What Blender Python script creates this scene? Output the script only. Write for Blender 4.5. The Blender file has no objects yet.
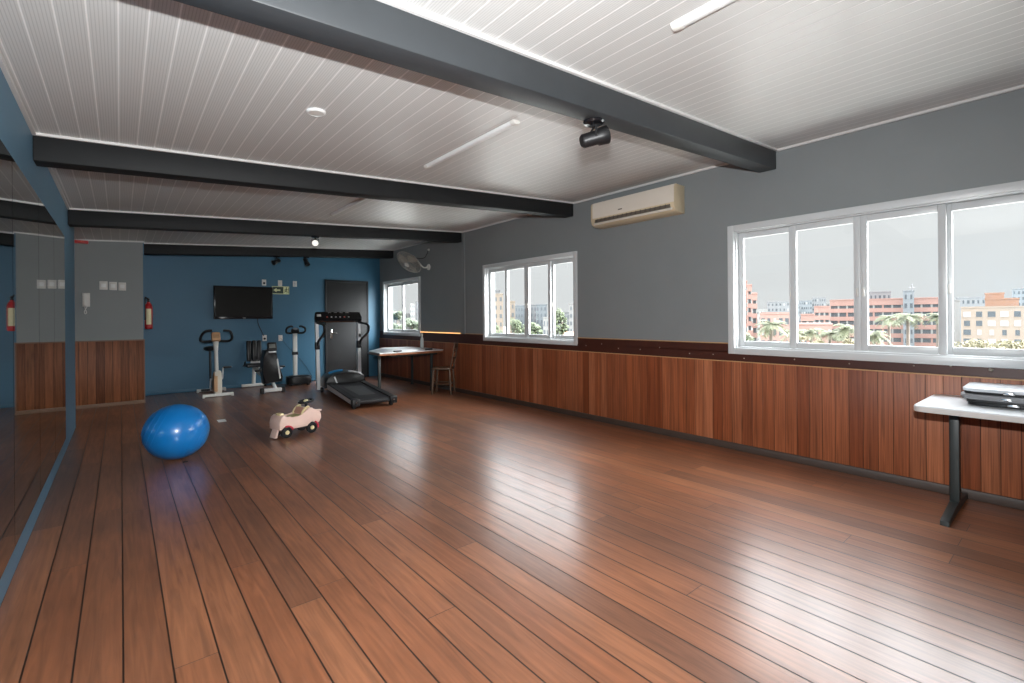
import bpy, bmesh, math, random
from mathutils import Vector, Matrix
random.seed(7)
C = bpy.context.scene.collection
PI = math.pi

# ------------------------------------------------------------------ camera
F_PX, YAW, CY, ROLL, CAM_H = 475.35, 0.68877, 318.17, 0.0078, 1.26
W_PX, H_PX = 1024, 683
cam_d = bpy.data.cameras.new('camera')
cam = bpy.data.objects.new('camera', cam_d)
C.objects.link(cam)
cam_d.sensor_fit = 'HORIZONTAL'
cam_d.sensor_width = 36.0
cam_d.lens = F_PX / W_PX * 36.0
cam_d.shift_y = -(H_PX / 2 - CY) / W_PX
cam_d.clip_start = 0.05
cam_d.clip_end = 3000
vR = Vector((math.cos(YAW), -math.sin(YAW), 0))
vF = Vector((math.sin(YAW), math.cos(YAW), 0))
vU = Vector((0, 0, 1))
r2 = vR * math.cos(ROLL) - vU * math.sin(ROLL)
u2 = vR * math.sin(ROLL) + vU * math.cos(ROLL)
cam.matrix_world = Matrix(((r2.x, u2.x, -vF.x, 0), (r2.y, u2.y, -vF.y, 0), (r2.z, u2.z, -vF.z, CAM_H), (0, 0, 0, 1)))
sc = bpy.context.scene
sc.camera = cam

# ------------------------------------------------------------------ view, sky, lights
sc.view_settings.view_transform = 'Standard'
sc.view_settings.look = 'None'
sc.view_settings.exposure = 0.3
sc.view_settings.gamma = 1.0
sc.view_settings.use_curve_mapping = False
sc.cycles.use_denoising = True
sc.cycles.max_bounces = 10
sc.cycles.transparent_max_bounces = 16
sc.cycles.sample_clamp_indirect = 6.0
sc.cycles.caustics_reflective = False
sc.cycles.caustics_refractive = False

SKY = [(0.0, (0.665, 0.675, 0.685)), (0.185, (0.69, 0.70, 0.71)), (0.25, (3.6, 3.7, 3.85)), (0.34, (5.4, 5.55, 5.8)), (0.6, (9.5, 9.8, 10.2)), (1.0, (12.5, 12.9, 13.5))]
ADDED_GLOW = 48.0
world = bpy.data.worlds.new('overcast_sky')
sc.world = world
world.use_nodes = True
nt = world.node_tree
nt.nodes.clear()
tc = nt.nodes.new('ShaderNodeTexCoord')
sep = nt.nodes.new('ShaderNodeSeparateXYZ')
ramp = nt.nodes.new('ShaderNodeValToRGB')
cn = nt.nodes.new('ShaderNodeTexNoise'); cn.inputs['Scale'].default_value = 3.0; cn.inputs['Detail'].default_value = 4
mp = nt.nodes.new('ShaderNodeMapping'); mp.inputs['Scale'].default_value = (1, 1, 3)
cr = nt.nodes.new('ShaderNodeMapRange'); cr.inputs['To Min'].default_value = 0.93; cr.inputs['To Max'].default_value = 1.06
mul = nt.nodes.new('ShaderNodeMix'); mul.data_type = 'RGBA'; mul.blend_type = 'MULTIPLY'; mul.inputs[0].default_value = 1.0
bg = nt.nodes.new('ShaderNodeBackground')
wo = nt.nodes.new('ShaderNodeOutputWorld')
els = ramp.color_ramp.elements
els[0].position, els[0].color = SKY[0][0], (*SKY[0][1], 1)
els[1].position, els[1].color = SKY[-1][0], (*SKY[-1][1], 1)
for p_, c_ in SKY[1:-1]:
    e_ = els.new(p_); e_.color = (*c_, 1)
nt.links.new(tc.outputs['Generated'], sep.inputs[0])
nt.links.new(sep.outputs['Z'], ramp.inputs[0])
nt.links.new(tc.outputs['Generated'], mp.inputs[0])
nt.links.new(mp.outputs[0], cn.inputs['Vector'])
nt.links.new(cn.outputs['Fac'], cr.inputs['Value'])
nt.links.new(ramp.outputs[0], mul.inputs[6])
nt.links.new(cr.outputs[0], mul.inputs[7])
# bright sky patch added behind the camera, unseen, to light the far wall
vd = nt.nodes.new('ShaderNodeVectorMath'); vd.operation = 'DOT_PRODUCT'
vd.inputs[1].default_value = Vector((0.42, -0.75, 0.52)).normalized()
vp = nt.nodes.new('ShaderNodeMath'); vp.operation = 'POWER'; vp.use_clamp = True
vc = nt.nodes.new('ShaderNodeMath'); vc.operation = 'MAXIMUM'; vc.inputs[1].default_value = 0.0
vp.inputs[1].default_value = 9.0
vm = nt.nodes.new('ShaderNodeMath'); vm.operation = 'MULTIPLY_ADD'; vm.inputs[1].default_value = ADDED_GLOW; vm.inputs[2].default_value = 0.0
glow = nt.nodes.new('ShaderNodeMix'); glow.data_type = 'RGBA'; glow.blend_type = 'ADD'; glow.clamp_result = False; glow.inputs[0].default_value = 1.0
nt.links.new(tc.outputs['Generated'], vd.inputs[0])
nt.links.new(vd.outputs['Value'], vc.inputs[0])
nt.links.new(vc.outputs[0], vp.inputs[0])
nt.links.new(vp.outputs[0], vm.inputs[0])
nt.links.new(mul.outputs[2], glow.inputs[6])
nt.links.new(vm.outputs[0], glow.inputs[7])
nt.links.new(glow.outputs[2], bg.inputs[0])
nt.links.new(bg.outputs[0], wo.inputs[0])
bg.inputs[1].default_value = 1.0

# the photographer's flash, on a bracket above the lens, tipped up to the ceiling
fl_d = bpy.data.lights.new('camera_flash', 'SPOT')
fl_d.energy = 540
fl_d.color = (0.985, 1.0, 1.0)
fl_d.spot_size = math.radians(168)
fl_d.spot_blend = 1.0
fl_d.shadow_soft_size = 0.022
fl = bpy.data.objects.new('camera_flash', fl_d)
C.objects.link(fl)
fl.location = (0.03, 0.0, 1.55)
fl.rotation_euler = Vector((0.51, 0.85, -0.06)).to_track_quat('-Z', 'Y').to_euler()

# ------------------------------------------------------------------ materials
MATS = {}
def _mat(name):
    m = bpy.data.materials.new(name); m.use_nodes = True
    MATS[name] = m
    n = m.node_tree
    return m, n, n.nodes['Principled BSDF']
def P(name, col, rough=0.5, metal=0.0, var=0.06, scale=12.0, spec=0.5, bump=0.0, coat=0.0, emit=0.0, coat_rough=0.1):
    """painted / plastic / metal surface with a little procedural unevenness"""
    if name in MATS: return MATS[name]
    m, n, b = _mat(name)
    t = n.nodes.new('ShaderNodeTexCoord')
    no = n.nodes.new('ShaderNodeTexNoise'); no.inputs['Scale'].default_value = scale; no.inputs['Detail'].default_value = 5
    n.links.new(t.outputs['Object'], no.inputs['Vector'])
    mx = n.nodes.new('ShaderNodeMix'); mx.data_type = 'RGBA'
    mx.inputs[6].default_value = (*[max(0, c * (1 - var)) for c in col], 1)
    mx.inputs[7].default_value = (*[min(1, c * (1 + var)) for c in col], 1)
    n.links.new(no.outputs['Fac'], mx.inputs[0])
    n.links.new(mx.outputs[2], b.inputs['Base Color'])
    b.inputs['Roughness'].default_value = rough
    b.inputs['Metallic'].default_value = metal
    b.inputs['Specular IOR Level'].default_value = spec
    b.inputs['Coat Weight'].default_value = coat
    b.inputs['Coat Roughness'].default_value = coat_rough
    if bump:
        bp = n.nodes.new('ShaderNodeBump'); bp.inputs['Strength'].default_value = bump; bp.inputs['Distance'].default_value = 0.01
        n.links.new(no.outputs['Fac'], bp.inputs['Height']); n.links.new(bp.outputs[0], b.inputs['Normal'])
    if emit:
        b.inputs['Emission Color'].default_value = (*col, 1); b.inputs['Emission Strength'].default_value = emit
    return m

def math_n(n, op, a, b=None):
    x = n.nodes.new('ShaderNodeMath'); x.operation = op
    for i, v in enumerate((a, b)):
        if v is None: continue
        if isinstance(v, (int, float)): x.inputs[i].default_value = v
        else: n.links.new(v, x.inputs[i])
    return x.outputs[0]

def boards(name, across, along, width, length, cols, gap=0.004, gap_col=(0.01, 0.006, 0.004), rough=0.35, grain=0.35, grain_scale=(60, 3),
           coat=0.0, coat_ior=1.5, coat_rough=0.2, bump=0.3, blotch=0.0, spec=0.5, rough_var=0.0, wave=0.0):
    m, n, b = _mat(name)
    L = n.links
    t = n.nodes.new('ShaderNodeTexCoord'); s = n.nodes.new('ShaderNodeSeparateXYZ')
    L.new(t.outputs['Object'], s.inputs[0])
    u = math_n(n, 'DIVIDE', s.outputs[across], width)
    iu = math_n(n, 'FLOOR', u); fu = math_n(n, 'FRACT', u)
    wn = n.nodes.new('ShaderNodeTexWhiteNoise'); wn.noise_dimensions = '1D'; L.new(iu, wn.inputs['W'])
    v = math_n(n, 'ADD', math_n(n, 'DIVIDE', s.outputs[along], length), math_n(n, 'MULTIPLY', wn.outputs['Value'], 7.3))
    iv = math_n(n, 'FLOOR', v); fv = math_n(n, 'FRACT', v)
    cv = n.nodes.new('ShaderNodeCombineXYZ'); L.new(iu, cv.inputs[0]); L.new(iv, cv.inputs[1])
    wn2 = n.nodes.new('ShaderNodeTexWhiteNoise'); wn2.noise_dimensions = '2D'; L.new(cv.outputs[0], wn2.inputs['Vector'])
    rp = n.nodes.new('ShaderNodeValToRGB'); e = rp.color_ramp.elements
    e[0].position = 0; e[0].color = (*cols[0], 1); e[1].position = 1; e[1].color = (*cols[-1], 1)
    for k, c in enumerate(cols[1:-1]):
        x = e.new((k + 1) / (len(cols) - 1)); x.color = (*c, 1)
    L.new(wn2.outputs['Value'], rp.inputs[0])
    # grain
    gx = math_n(n, 'MULTIPLY', s.outputs[across], grain_scale[0])
    gy = math_n(n, 'MULTIPLY', s.outputs[along], grain_scale[1])
    gz = math_n(n, 'MULTIPLY', wn2.outputs['Value'], 40.0)
    gv = n.nodes.new('ShaderNodeCombineXYZ'); L.new(gx, gv.inputs[0]); L.new(gy, gv.inputs[1]); L.new(gz, gv.inputs[2])
    gn = n.nodes.new('ShaderNodeTexNoise'); gn.inputs['Scale'].default_value = 1.0; gn.inputs['Detail'].default_value = 6; gn.inputs['Distortion'].default_value = 1.2
    L.new(gv.outputs[0], gn.inputs['Vector'])
    gm = n.nodes.new('ShaderNodeMapRange'); gm.inputs['From Min'].default_value = 0.25; gm.inputs['From Max'].default_value = 0.75
    gm.inputs['To Min'].default_value = 1 - grain; gm.inputs['To Max'].default_value = 1 + grain
    L.new(gn.outputs['Fac'], gm.inputs['Value'])
    mu = n.nodes.new('ShaderNodeMix'); mu.data_type = 'RGBA'; mu.blend_type = 'MULTIPLY'; mu.inputs[0].default_value = 1
    L.new(rp.outputs[0], mu.inputs[6]); L.new(gm.outputs[0], mu.inputs[7])
    col = mu.outputs[2]
    if blotch:
        bn = n.nodes.new('ShaderNodeTexNoise'); bn.inputs['Scale'].default_value = 1.1; bn.inputs['Detail'].default_value = 5
        L.new(t.outputs['Object'], bn.inputs['Vector'])
        bm_ = n.nodes.new('ShaderNodeMapRange'); bm_.inputs['From Min'].default_value = 0.3; bm_.inputs['From Max'].default_value = 0.7
        bm_.inputs['To Min'].default_value = 1 - blotch; bm_.inputs['To Max'].default_value = 1 + blotch
        L.new(bn.outputs['Fac'], bm_.inputs['Value'])
        m2 = n.nodes.new('ShaderNodeMix'); m2.data_type = 'RGBA'; m2.blend_type = 'MULTIPLY'; m2.inputs[0].default_value = 1
        L.new(col, m2.inputs[6]); L.new(bm_.outputs[0], m2.inputs[7]); col = m2.outputs[2]
    # gaps
    du = math_n(n, 'MULTIPLY', math_n(n, 'MINIMUM', fu, math_n(n, 'SUBTRACT', 1.0, fu)), width)
    dv = math_n(n, 'MULTIPLY', math_n(n, 'MINIMUM', fv, math_n(n, 'SUBTRACT', 1.0, fv)), length)
    d = math_n(n, 'MINIMUM', du, math_n(n, 'ADD', dv, gap * 0.25))
    sm = n.nodes.new('ShaderNodeMapRange'); sm.interpolation_type = 'SMOOTHSTEP'
    sm.inputs['From Min'].default_value = gap * 0.2; sm.inputs['From Max'].default_value = gap * 0.75
    L.new(d, sm.inputs['Value'])
    mg = n.nodes.new('ShaderNodeMix'); mg.data_type = 'RGBA'
    mg.inputs[6].default_value = (*gap_col, 1); L.new(sm.outputs[0], mg.inputs[0]); L.new(col, mg.inputs[7])
    L.new(mg.outputs[2], b.inputs['Base Color'])
    b.inputs['Roughness'].default_value = rough
    b.inputs['Specular IOR Level'].default_value = spec
    b.inputs['Coat Weight'].default_value = coat; b.inputs['Coat IOR'].default_value = coat_ior; b.inputs['Coat Roughness'].default_value = coat_rough
    if coat:
        L.new(math_n(n, 'MULTIPLY', sm.outputs[0], coat), b.inputs['Coat Weight'])
    if rough_var:
        rn = n.nodes.new('ShaderNodeTexNoise'); rn.inputs['Scale'].default_value = 2.3; rn.inputs['Detail'].default_value = 6
        L.new(t.outputs['Object'], rn.inputs['Vector'])
        rm = n.nodes.new('ShaderNodeMapRange'); rm.inputs['From Min'].default_value = 0.3; rm.inputs['From Max'].default_value = 0.7
        rm.inputs['To Min'].default_value = coat_rough - rough_var; rm.inputs['To Max'].default_value = coat_rough + rough_var
        L.new(rn.outputs['Fac'], rm.inputs['Value']); L.new(rm.outputs[0], b.inputs['Coat Roughness'])
    hb = math_n(n, 'ADD', math_n(n, 'MULTIPLY', sm.outputs[0], 1.0), math_n(n, 'MULTIPLY', gn.outputs['Fac'], 0.12))
    bp = n.nodes.new('ShaderNodeBump'); bp.inputs['Strength'].default_value = bump; bp.inputs['Distance'].default_value = 0.003
    L.new(hb, bp.inputs['Height'])
    L.new(bp.outputs[0], b.inputs['Normal'])
    if wave:   # each board lies a hair off level
        wv = n.nodes.new('ShaderNodeBump'); wv.inputs['Strength'].default_value = wave; wv.inputs['Distance'].default_value = 0.02
        cupn = n.nodes.new('ShaderNodeTexNoise'); cupn.inputs['Scale'].default_value = 1.0; cupn.inputs['Detail'].default_value = 2
        cvv = n.nodes.new('ShaderNodeCombineXYZ'); L.new(math_n(n, 'MULTIPLY', s.outputs[across], 8.0), cvv.inputs[0]); L.new(math_n(n, 'MULTIPLY', s.outputs[along], 1.5), cvv.inputs[1]); L.new(gz, cvv.inputs[2])
        L.new(cvv.outputs[0], cupn.inputs['Vector']); L.new(cupn.outputs['Fac'], wv.inputs['Height'])
        L.new(wv.outputs[0], bp.inputs['Normal'])
    return m

M_floor = boards('floor_planks', 0, 1, 0.1405, 2.3,
                 [(0.180, 0.067, 0.030), (0.245, 0.091, 0.040), (0.205, 0.073, 0.032), (0.262, 0.104, 0.048), (0.220, 0.079, 0.034), (0.155, 0.062, 0.031), (0.255, 0.088, 0.036)],
                 gap=0.0066, gap_col=(0.012, 0.006, 0.004), rough=0.5, grain=0.30, grain_scale=(38, 2.2), coat=1.0, coat_ior=1.62, coat_rough=0.26, bump=0.26, blotch=0.22)
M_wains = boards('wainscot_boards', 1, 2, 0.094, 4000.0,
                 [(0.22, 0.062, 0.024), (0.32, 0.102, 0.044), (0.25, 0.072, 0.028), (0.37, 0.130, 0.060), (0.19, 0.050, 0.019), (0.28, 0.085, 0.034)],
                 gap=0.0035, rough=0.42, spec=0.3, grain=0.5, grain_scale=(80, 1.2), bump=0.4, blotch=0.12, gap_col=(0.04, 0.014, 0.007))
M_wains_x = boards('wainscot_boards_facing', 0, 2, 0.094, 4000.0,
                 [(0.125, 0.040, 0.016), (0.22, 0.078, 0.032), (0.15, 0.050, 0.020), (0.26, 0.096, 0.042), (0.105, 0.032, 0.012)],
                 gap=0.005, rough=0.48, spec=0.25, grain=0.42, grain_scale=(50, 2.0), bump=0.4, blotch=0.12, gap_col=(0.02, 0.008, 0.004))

def ceiling_mat():
    m, n, b = _mat('ceiling_lining'); L = n.links
    t = n.nodes.new('ShaderNodeTexCoord'); s = n.nodes.new('ShaderNodeSeparateXYZ'); L.new(t.outputs['Object'], s.inputs[0])
    f1 = math_n(n, 'FRACT', math_n(n, 'DIVIDE', s.outputs[0], 0.096))
    d1 = math_n(n, 'MULTIPLY', math_n(n, 'MINIMUM', f1, math_n(n, 'SUBTRACT', 1.0, f1)), 0.096)
    f2 = math_n(n, 'FRACT', math_n(n, 'DIVIDE', s.outputs[0], 0.012))
    d2 = math_n(n, 'ABSOLUTE', math_n(n, 'SUBTRACT', f2, 0.5))
    k1 = n.nodes.new('ShaderNodeMapRange'); k1.interpolation_type = 'SMOOTHSTEP'; k1.inputs['From Min'].default_value = 0.0018; k1.inputs['From Max'].default_value = 0.0042
    L.new(d1, k1.inputs['Value'])
    no = n.nodes.new('ShaderNodeTexNoise'); no.inputs['Scale'].default_value = 1.5; no.inputs['Detail'].default_value = 5; L.new(t.outputs['Object'], no.inputs['Vector'])
    mx = n.nodes.new('ShaderNodeMix'); mx.data_type = 'RGBA'
    mx.inputs[6].default_value = (0.555, 0.555, 0.545, 1); mx.inputs[7].default_value = (0.635, 0.635, 0.625, 1)
    L.new(no.outputs['Fac'], mx.inputs[0])
    # fine ribs between the joints
    rr = n.nodes.new('ShaderNodeMapRange'); rr.inputs['From Min'].default_value = 0.30; rr.inputs['From Max'].default_value = 0.5; rr.inputs['To Min'].default_value = 1.0; rr.inputs['To Max'].default_value = 0.74
    L.new(d2, rr.inputs['Value'])
    mr = n.nodes.new('ShaderNodeMix'); mr.data_type = 'RGBA'; mr.blend_type = 'MULTIPLY'; mr.inputs[0].default_value = 1
    L.new(mx.outputs[2], mr.inputs[6]); L.new(rr.outputs[0], mr.inputs[7])
    m2 = n.nodes.new('ShaderNodeMix'); m2.data_type = 'RGBA'; m2.inputs[6].default_value = (0.82, 0.81, 0.80, 1)
    L.new(k1.outputs[0], m2.inputs[0]); L.new(mr.outputs[2], m2.inputs[7])
    L.new(m2.outputs[2], b.inputs['Base Color'])
    b.inputs['Roughness'].default_value = 0.38
    bp = n.nodes.new('ShaderNodeBump'); bp.inputs['Strength'].default_value = 0.35; bp.inputs['Distance'].default_value = 0.004
    L.new(k1.outputs[0], bp.inputs['Height']); L.new(bp.outputs[0], b.inputs['Normal'])
    return m
M_ceil = ceiling_mat()

M_grey = P('grey_wall_paint', (0.205, 0.222, 0.228), 0.55, var=0.05, scale=3, bump=0.02)
M_bluel = P('lighter_blue_wall_paint', (0.105, 0.225, 0.330), 0.5, var=0.05, scale=3, bump=0.02)
M_blue = P('blue_wall_paint', (0.028, 0.112, 0.190), 0.5, var=0.06, scale=3, bump=0.02)
M_plain = P('plain_wall_paint', (0.42, 0.42, 0.41), 0.6, var=0.04, scale=3)
M_beam_lit = P('charcoal_beam_lit', (0.032, 0.036, 0.040), 0.45, var=0.16, scale=6, bump=0.12)  # nearest beam: flash light put into a lighter copy of the beam colour
M_beam_shaded = P('charcoal_beam_shaded', (0.012, 0.013, 0.014), 0.6, spec=0.25, var=0.16, scale=6, bump=0.12)  # same beams beyond the flash, their shade put into a darker colour
M_cornice = P('white_cornice', (0.64, 0.63, 0.62), 0.4, var=0.03)
M_white = P('white_aluminium', (0.56, 0.58, 0.59), 0.35, var=0.02)
M_maroon = P('dark_maroon_board', (0.055, 0.016, 0.010), 0.38, var=0.25, scale=9)
M_edge = P('raw_wood_edge', (0.48, 0.27, 0.12), 0.5, var=0.2, scale=20)
M_led = P('warm_led_strip', (1.0, 0.50, 0.18), 0.5, emit=1.6)
M_base = P('dark_baseboard', (0.055, 0.036, 0.028), 0.5, var=0.2, scale=8)
M_base2 = P('brown_baseboard', (0.16, 0.085, 0.05), 0.5, var=0.2, scale=8)
M_black = P('black_plastic', (0.011, 0.011, 0.012), 0.4, var=0.1, spec=0.3)
M_blackgl = P('black_gloss', (0.010, 0.010, 0.012), 0.15, var=0.1)
M_screen = P('tv_screen', (0.008, 0.008, 0.007), 0.3, var=0.05, spec=0.15)
M_rubber = P('black_rubber', (0.013, 0.013, 0.014), 0.65, spec=0.3, var=0.15, scale=40)
M_vinyl = P('black_vinyl', (0.011, 0.011, 0.012), 0.30, spec=0.35, var=0.1, scale=20, bump=0.15)
M_belt = P('belt_rubber', (0.018, 0.018, 0.020), 0.55, spec=0.3, var=0.2, scale=30)
M_beltc = P('belt_worn_middle', (0.038, 0.038, 0.040), 0.5, var=0.25, scale=30)
M_silver = P('silver_paint', (0.55, 0.56, 0.57), 0.38, metal=0.3, var=0.05)
M_offwhite = P('offwhite_plastic', (0.62, 0.61, 0.58), 0.4, var=0.04)
M_cream = P('aged_cream_plastic', (0.62, 0.58, 0.50), 0.45, var=0.06)
M_tan = P('tan_plastic', (0.52, 0.30, 0.15), 0.45, var=0.10)
M_door = P('charcoal_door', (0.026, 0.027, 0.029), 0.68, spec=0.25, var=0.08, scale=5)
M_red = P('red_enamel', (0.46, 0.02, 0.022), 0.3, var=0.05)
M_label = P('cream_label', (0.72, 0.66, 0.42), 0.5, var=0.10, scale=60)
M_ball = P('blue_pvc', (0.004, 0.19, 0.56), 0.30, var=0.05, coat=0.3)
M_pink = P('pale_pink_plastic', (0.80, 0.58, 0.50), 0.4, var=0.05)
M_pink2 = P('peach_plastic', (0.56, 0.30, 0.22), 0.45, var=0.06)
M_yellow = P('cream_yellow_plastic', (0.78, 0.66, 0.36), 0.4, var=0.05)
M_lime = P('pale_lime_plastic', (0.50, 0.50, 0.24), 0.45, var=0.05)
M_toyred = P('toy_red', (0.55, 0.03, 0.06), 0.4, var=0.05)
M_paper = P('white_paper', (0.75, 0.74, 0.72), 0.6, var=0.03)
M_tabletop = P('white_laminate', (0.66, 0.68, 0.70), 0.3, var=0.03)
M_tabedge = P('grey_edge_band', (0.58, 0.56, 0.54), 0.45, var=0.04)
M_wood = P('orange_wood_edge', (0.27, 0.105, 0.045), 0.4, var=0.2, scale=18)
M_stool = P('brown_chair_wood', (0.10, 0.056, 0.032), 0.4, var=0.25, scale=18)
M_iron = P('dark_green_iron', (0.022, 0.028, 0.028), 0.45, var=0.1)
M_case = P('grey_case', (0.20, 0.20, 0.21), 0.4, var=0.08)
M_casew = P('white_case_lid', (0.55, 0.58, 0.62), 0.3, var=0.04)
M_chrome = P('chrome', (0.75, 0.75, 0.75), 0.15, metal=1.0, var=0.02)
M_ac = P('ac_ivory', (0.70, 0.64, 0.56), 0.35, var=0.03)
M_acside = P('ac_yellowed', (0.60, 0.50, 0.34), 0.4, var=0.03)
M_acdark = P('ac_outlet', (0.12, 0.10, 0.08), 0.5, var=0.1)
M_fan = P('fan_cage', (0.42, 0.40, 0.36), 0.35, metal=0.5, var=0.08)
M_fanblade = P('fan_blade', (0.34, 0.31, 0.26), 0.4, var=0.1)
M_lampw = P('lamp_white', (0.72, 0.73, 0.73), 0.3, var=0.02)
M_glowface = P('lit_lamp_face', (0.95, 0.93, 0.88), 0.3, emit=0.55)
M_signd = P('sign_dark_green', (0.012, 0.035, 0.022), 0.5, var=0.05)
M_signl = P('sign_pale_green', (0.62, 0.66, 0.36), 0.5, var=0.05)
M_skyblue = P('bright_blue_plastic', (0.02, 0.24, 0.52), 0.4, var=0.05)
M_bottle = P('cloudy_plastic', (0.55, 0.60, 0.60), 0.25, var=0.05)
M_scrap = P('dark_scrap', (0.02, 0.014, 0.014), 0.7, var=0.2)
M_nail = P('nail_head', (0.40, 0.36, 0.30), 0.3, metal=0.6)

def glass_mat():
    m, n, b = _mat('window_glass')
    n.nodes.remove(b)
    out = n.nodes['Material Output']
    tr = n.nodes.new('ShaderNodeBsdfTransparent'); tr.inputs[0].default_value = (0.96, 0.975, 0.97, 1)
    gl = n.nodes.new('ShaderNodeBsdfGlossy'); gl.inputs['Roughness'].default_value = 0.01
    lw = n.nodes.new('ShaderNodeLayerWeight'); lw.inputs[0].default_value = 0.5
    fr = math_n(n, 'ADD', math_n(n, 'MULTIPLY', math_n(n, 'POWER', lw.outputs['Facing'], 5.0), 0.9), 0.03)
    mx = n.nodes.new('ShaderNodeMixShader')
    n.links.new(fr, mx.inputs[0]); n.links.new(tr.outputs[0], mx.inputs[1]); n.links.new(gl.outputs[0], mx.inputs[2])
    n.links.new(mx.outputs[0], out.inputs[0])
    return m
M_glass = glass_mat()
def mirror_mat():
    m, n, b = _mat('mirror_glass')
    b.inputs['Base Color'].default_value = (0.62, 0.66, 0.64, 1); b.inputs['Metallic'].default_value = 1.0; b.inputs['Roughness'].default_value = 0.015
    no = n.nodes.new('ShaderNodeTexNoise'); no.inputs['Scale'].default_value = 4
    mr = n.nodes.new('ShaderNodeMapRange'); mr.inputs['To Min'].default_value = 0.01; mr.inputs['To Max'].default_value = 0.03
    n.links.new(no.outputs['Fac'], mr.inputs['Value']); n.links.new(mr.outputs[0], b.inputs['Roughness'])
    return m
M_mirror = mirror_mat()

# ------------------------------------------------------------------ mesh helpers
class MB:
    def __init__(s): s.bm = bmesh.new(); s.mi = 0
    def _fin(s, verts, mat=None):
        if mat is not None: bmesh.ops.transform(s.bm, matrix=mat, verts=verts)
        for f in {f for v in verts for f in v.link_faces}: f.material_index = s.mi
    def box(s, c, d, bev=0.0, rot=None, seg=2):
        r = bmesh.ops.create_cube(s.bm, size=1.0); vs = r['verts']
        bmesh.ops.transform(s.bm, matrix=Matrix.Diagonal((d[0], d[1], d[2], 1)), verts=vs)
        if bev:
            es = list({e for v in vs for e in v.link_edges})
            q = bmesh.ops.bevel(s.bm, geom=es, offset=bev, segments=seg, profile=0.5, affect='EDGES')
            vs = list({v for f in q['faces'] for v in f.verts} | {v for v in vs if v.is_valid})
        m = Matrix.Translation(c)
        if rot is not None: m = m @ rot.to_4x4()
        s._fin(vs, m); return s
    def span(s, a, b, bev=0.0):
        return s.box([(x + y) / 2 for x, y in zip(a, b)], [abs(y - x) for x, y in zip(a, b)], bev)
    def tube(s, pts, r, seg=10, closed=False):
        pts = [Vector(p) for p in pts]; n = len(pts)
        rs = r if isinstance(r, (list, tuple)) else [r] * n
        rings = []; nrm = None
        for i in range(n):
            if closed: t = (pts[(i + 1) % n] - pts[i - 1])
            elif i == 0: t = pts[1] - pts[0]
            elif i == n - 1: t = pts[-1] - pts[-2]
            else: t = (pts[i + 1] - pts[i]).normalized() + (pts[i] - pts[i - 1]).normalized()
            t = t.normalized()
            if nrm is None:
                a = Vector((0, 0, 1)) if abs(t.z) < 0.9 else Vector((1, 0, 0))
                nrm = (a - t * a.dot(t)).normalized()
            else:
                nrm = (nrm - t * nrm.dot(t)).normalized()
            bn = t.cross(nrm)
            rings.append([s.bm.verts.new(pts[i] + (nrm * math.cos(2 * PI * k / seg) + bn * math.sin(2 * PI * k / seg)) * rs[i]) for k in range(seg)])
        m = n if closed else n - 1
        fs = []
        for i in range(m):
            a, b = rings[i], rings[(i + 1) % n]
            for k in range(seg):
                fs.append(s.bm.faces.new((a[k], a[(k + 1) % seg], b[(k + 1) % seg], b[k])))
        if not closed:
            fs.append(s.bm.faces.new(rings[0][::-1])); fs.append(s.bm.faces.new(rings[-1]))
        for f in fs: f.material_index = s.mi
        return s
    def lathe(s, prof, seg=24, mat=None):
        rings = []; vs = []
        for (r, z) in prof:
            if r <= 1e-6: v = s.bm.verts.new((0, 0, z)); rings.append([v]); vs.append(v)
            else:
                rg = [s.bm.verts.new((r * math.cos(2 * PI * k / seg), r * math.sin(2 * PI * k / seg), z)) for k in range(seg)]
                rings.append(rg); vs += rg
        for a, b in zip(rings, rings[1:]):
            for k in range(seg):
                if len(a) == 1 and len(b) == 1: continue
                if len(a) == 1: s.bm.faces.new((a[0], b[(k + 1) % seg], b[k]))
                elif len(b) == 1: s.bm.faces.new((a[k], a[(k + 1) % seg], b[0]))
                else: s.bm.faces.new((a[k], a[(k + 1) % seg], b[(k + 1) % seg], b[k]))
        if len(rings[0]) > 1: s.bm.faces.new(rings[0][::-1])
        if len(rings[-1]) > 1: s.bm.faces.new(rings[-1])
        s._fin(vs, mat); return s
    def prism(s, poly, h0, h1, mat=None, bev=0.0):
        a = [s.bm.verts.new((x, y, h0)) for x, y in poly]; b = [s.bm.verts.new((x, y, h1)) for x, y in poly]
        n = len(poly)
        fs = [s.bm.faces.new(a[::-1]), s.bm.faces.new(b)]
        for k in range(n): fs.append(s.bm.faces.new((a[k], a[(k + 1) % n], b[(k + 1) % n], b[k])))
        vs = a + b
        if bev:
            es = [e for e in {e for v in vs for e in v.link_edges} if e in set(fs[0].edges) | set(fs[1].edges)]
            q = bmesh.ops.bevel(s.bm, geom=es, offset=bev, segments=2, profile=0.5, affect='EDGES')
            vs = list({v for f in q['faces'] for v in f.verts} | {v for v in vs if v.is_valid})
        s._fin(vs, mat); return s
    def ball(s, c, r, seg=20, rot=None):
        q = bmesh.ops.create_uvsphere(s.bm, u_segments=seg, v_segments=max(8, seg // 2), radius=1.0)
        d = r if isinstance(r, (list, tuple)) else (r, r, r)
        m = Matrix.Translation(c)
        if rot is not None: m = m @ rot.to_4x4()
        s._fin(q['verts'], m @ Matrix.Diagonal((*d, 1))); return s
    def hexa(s, v8):
        v = [s.bm.verts.new(p) for p in v8]
        for f in ((3, 2, 1, 0), (4, 5, 6, 7), (0, 1, 5, 4), (1, 2, 6, 5), (2, 3, 7, 6), (3, 0, 4, 7)):
            s.bm.faces.new([v[k] for k in f]).material_index = s.mi
        return s
    def quad(s, pts):
        f = s.bm.faces.new([s.bm.verts.new(p) for p in pts]); f.material_index = s.mi; return s
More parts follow.
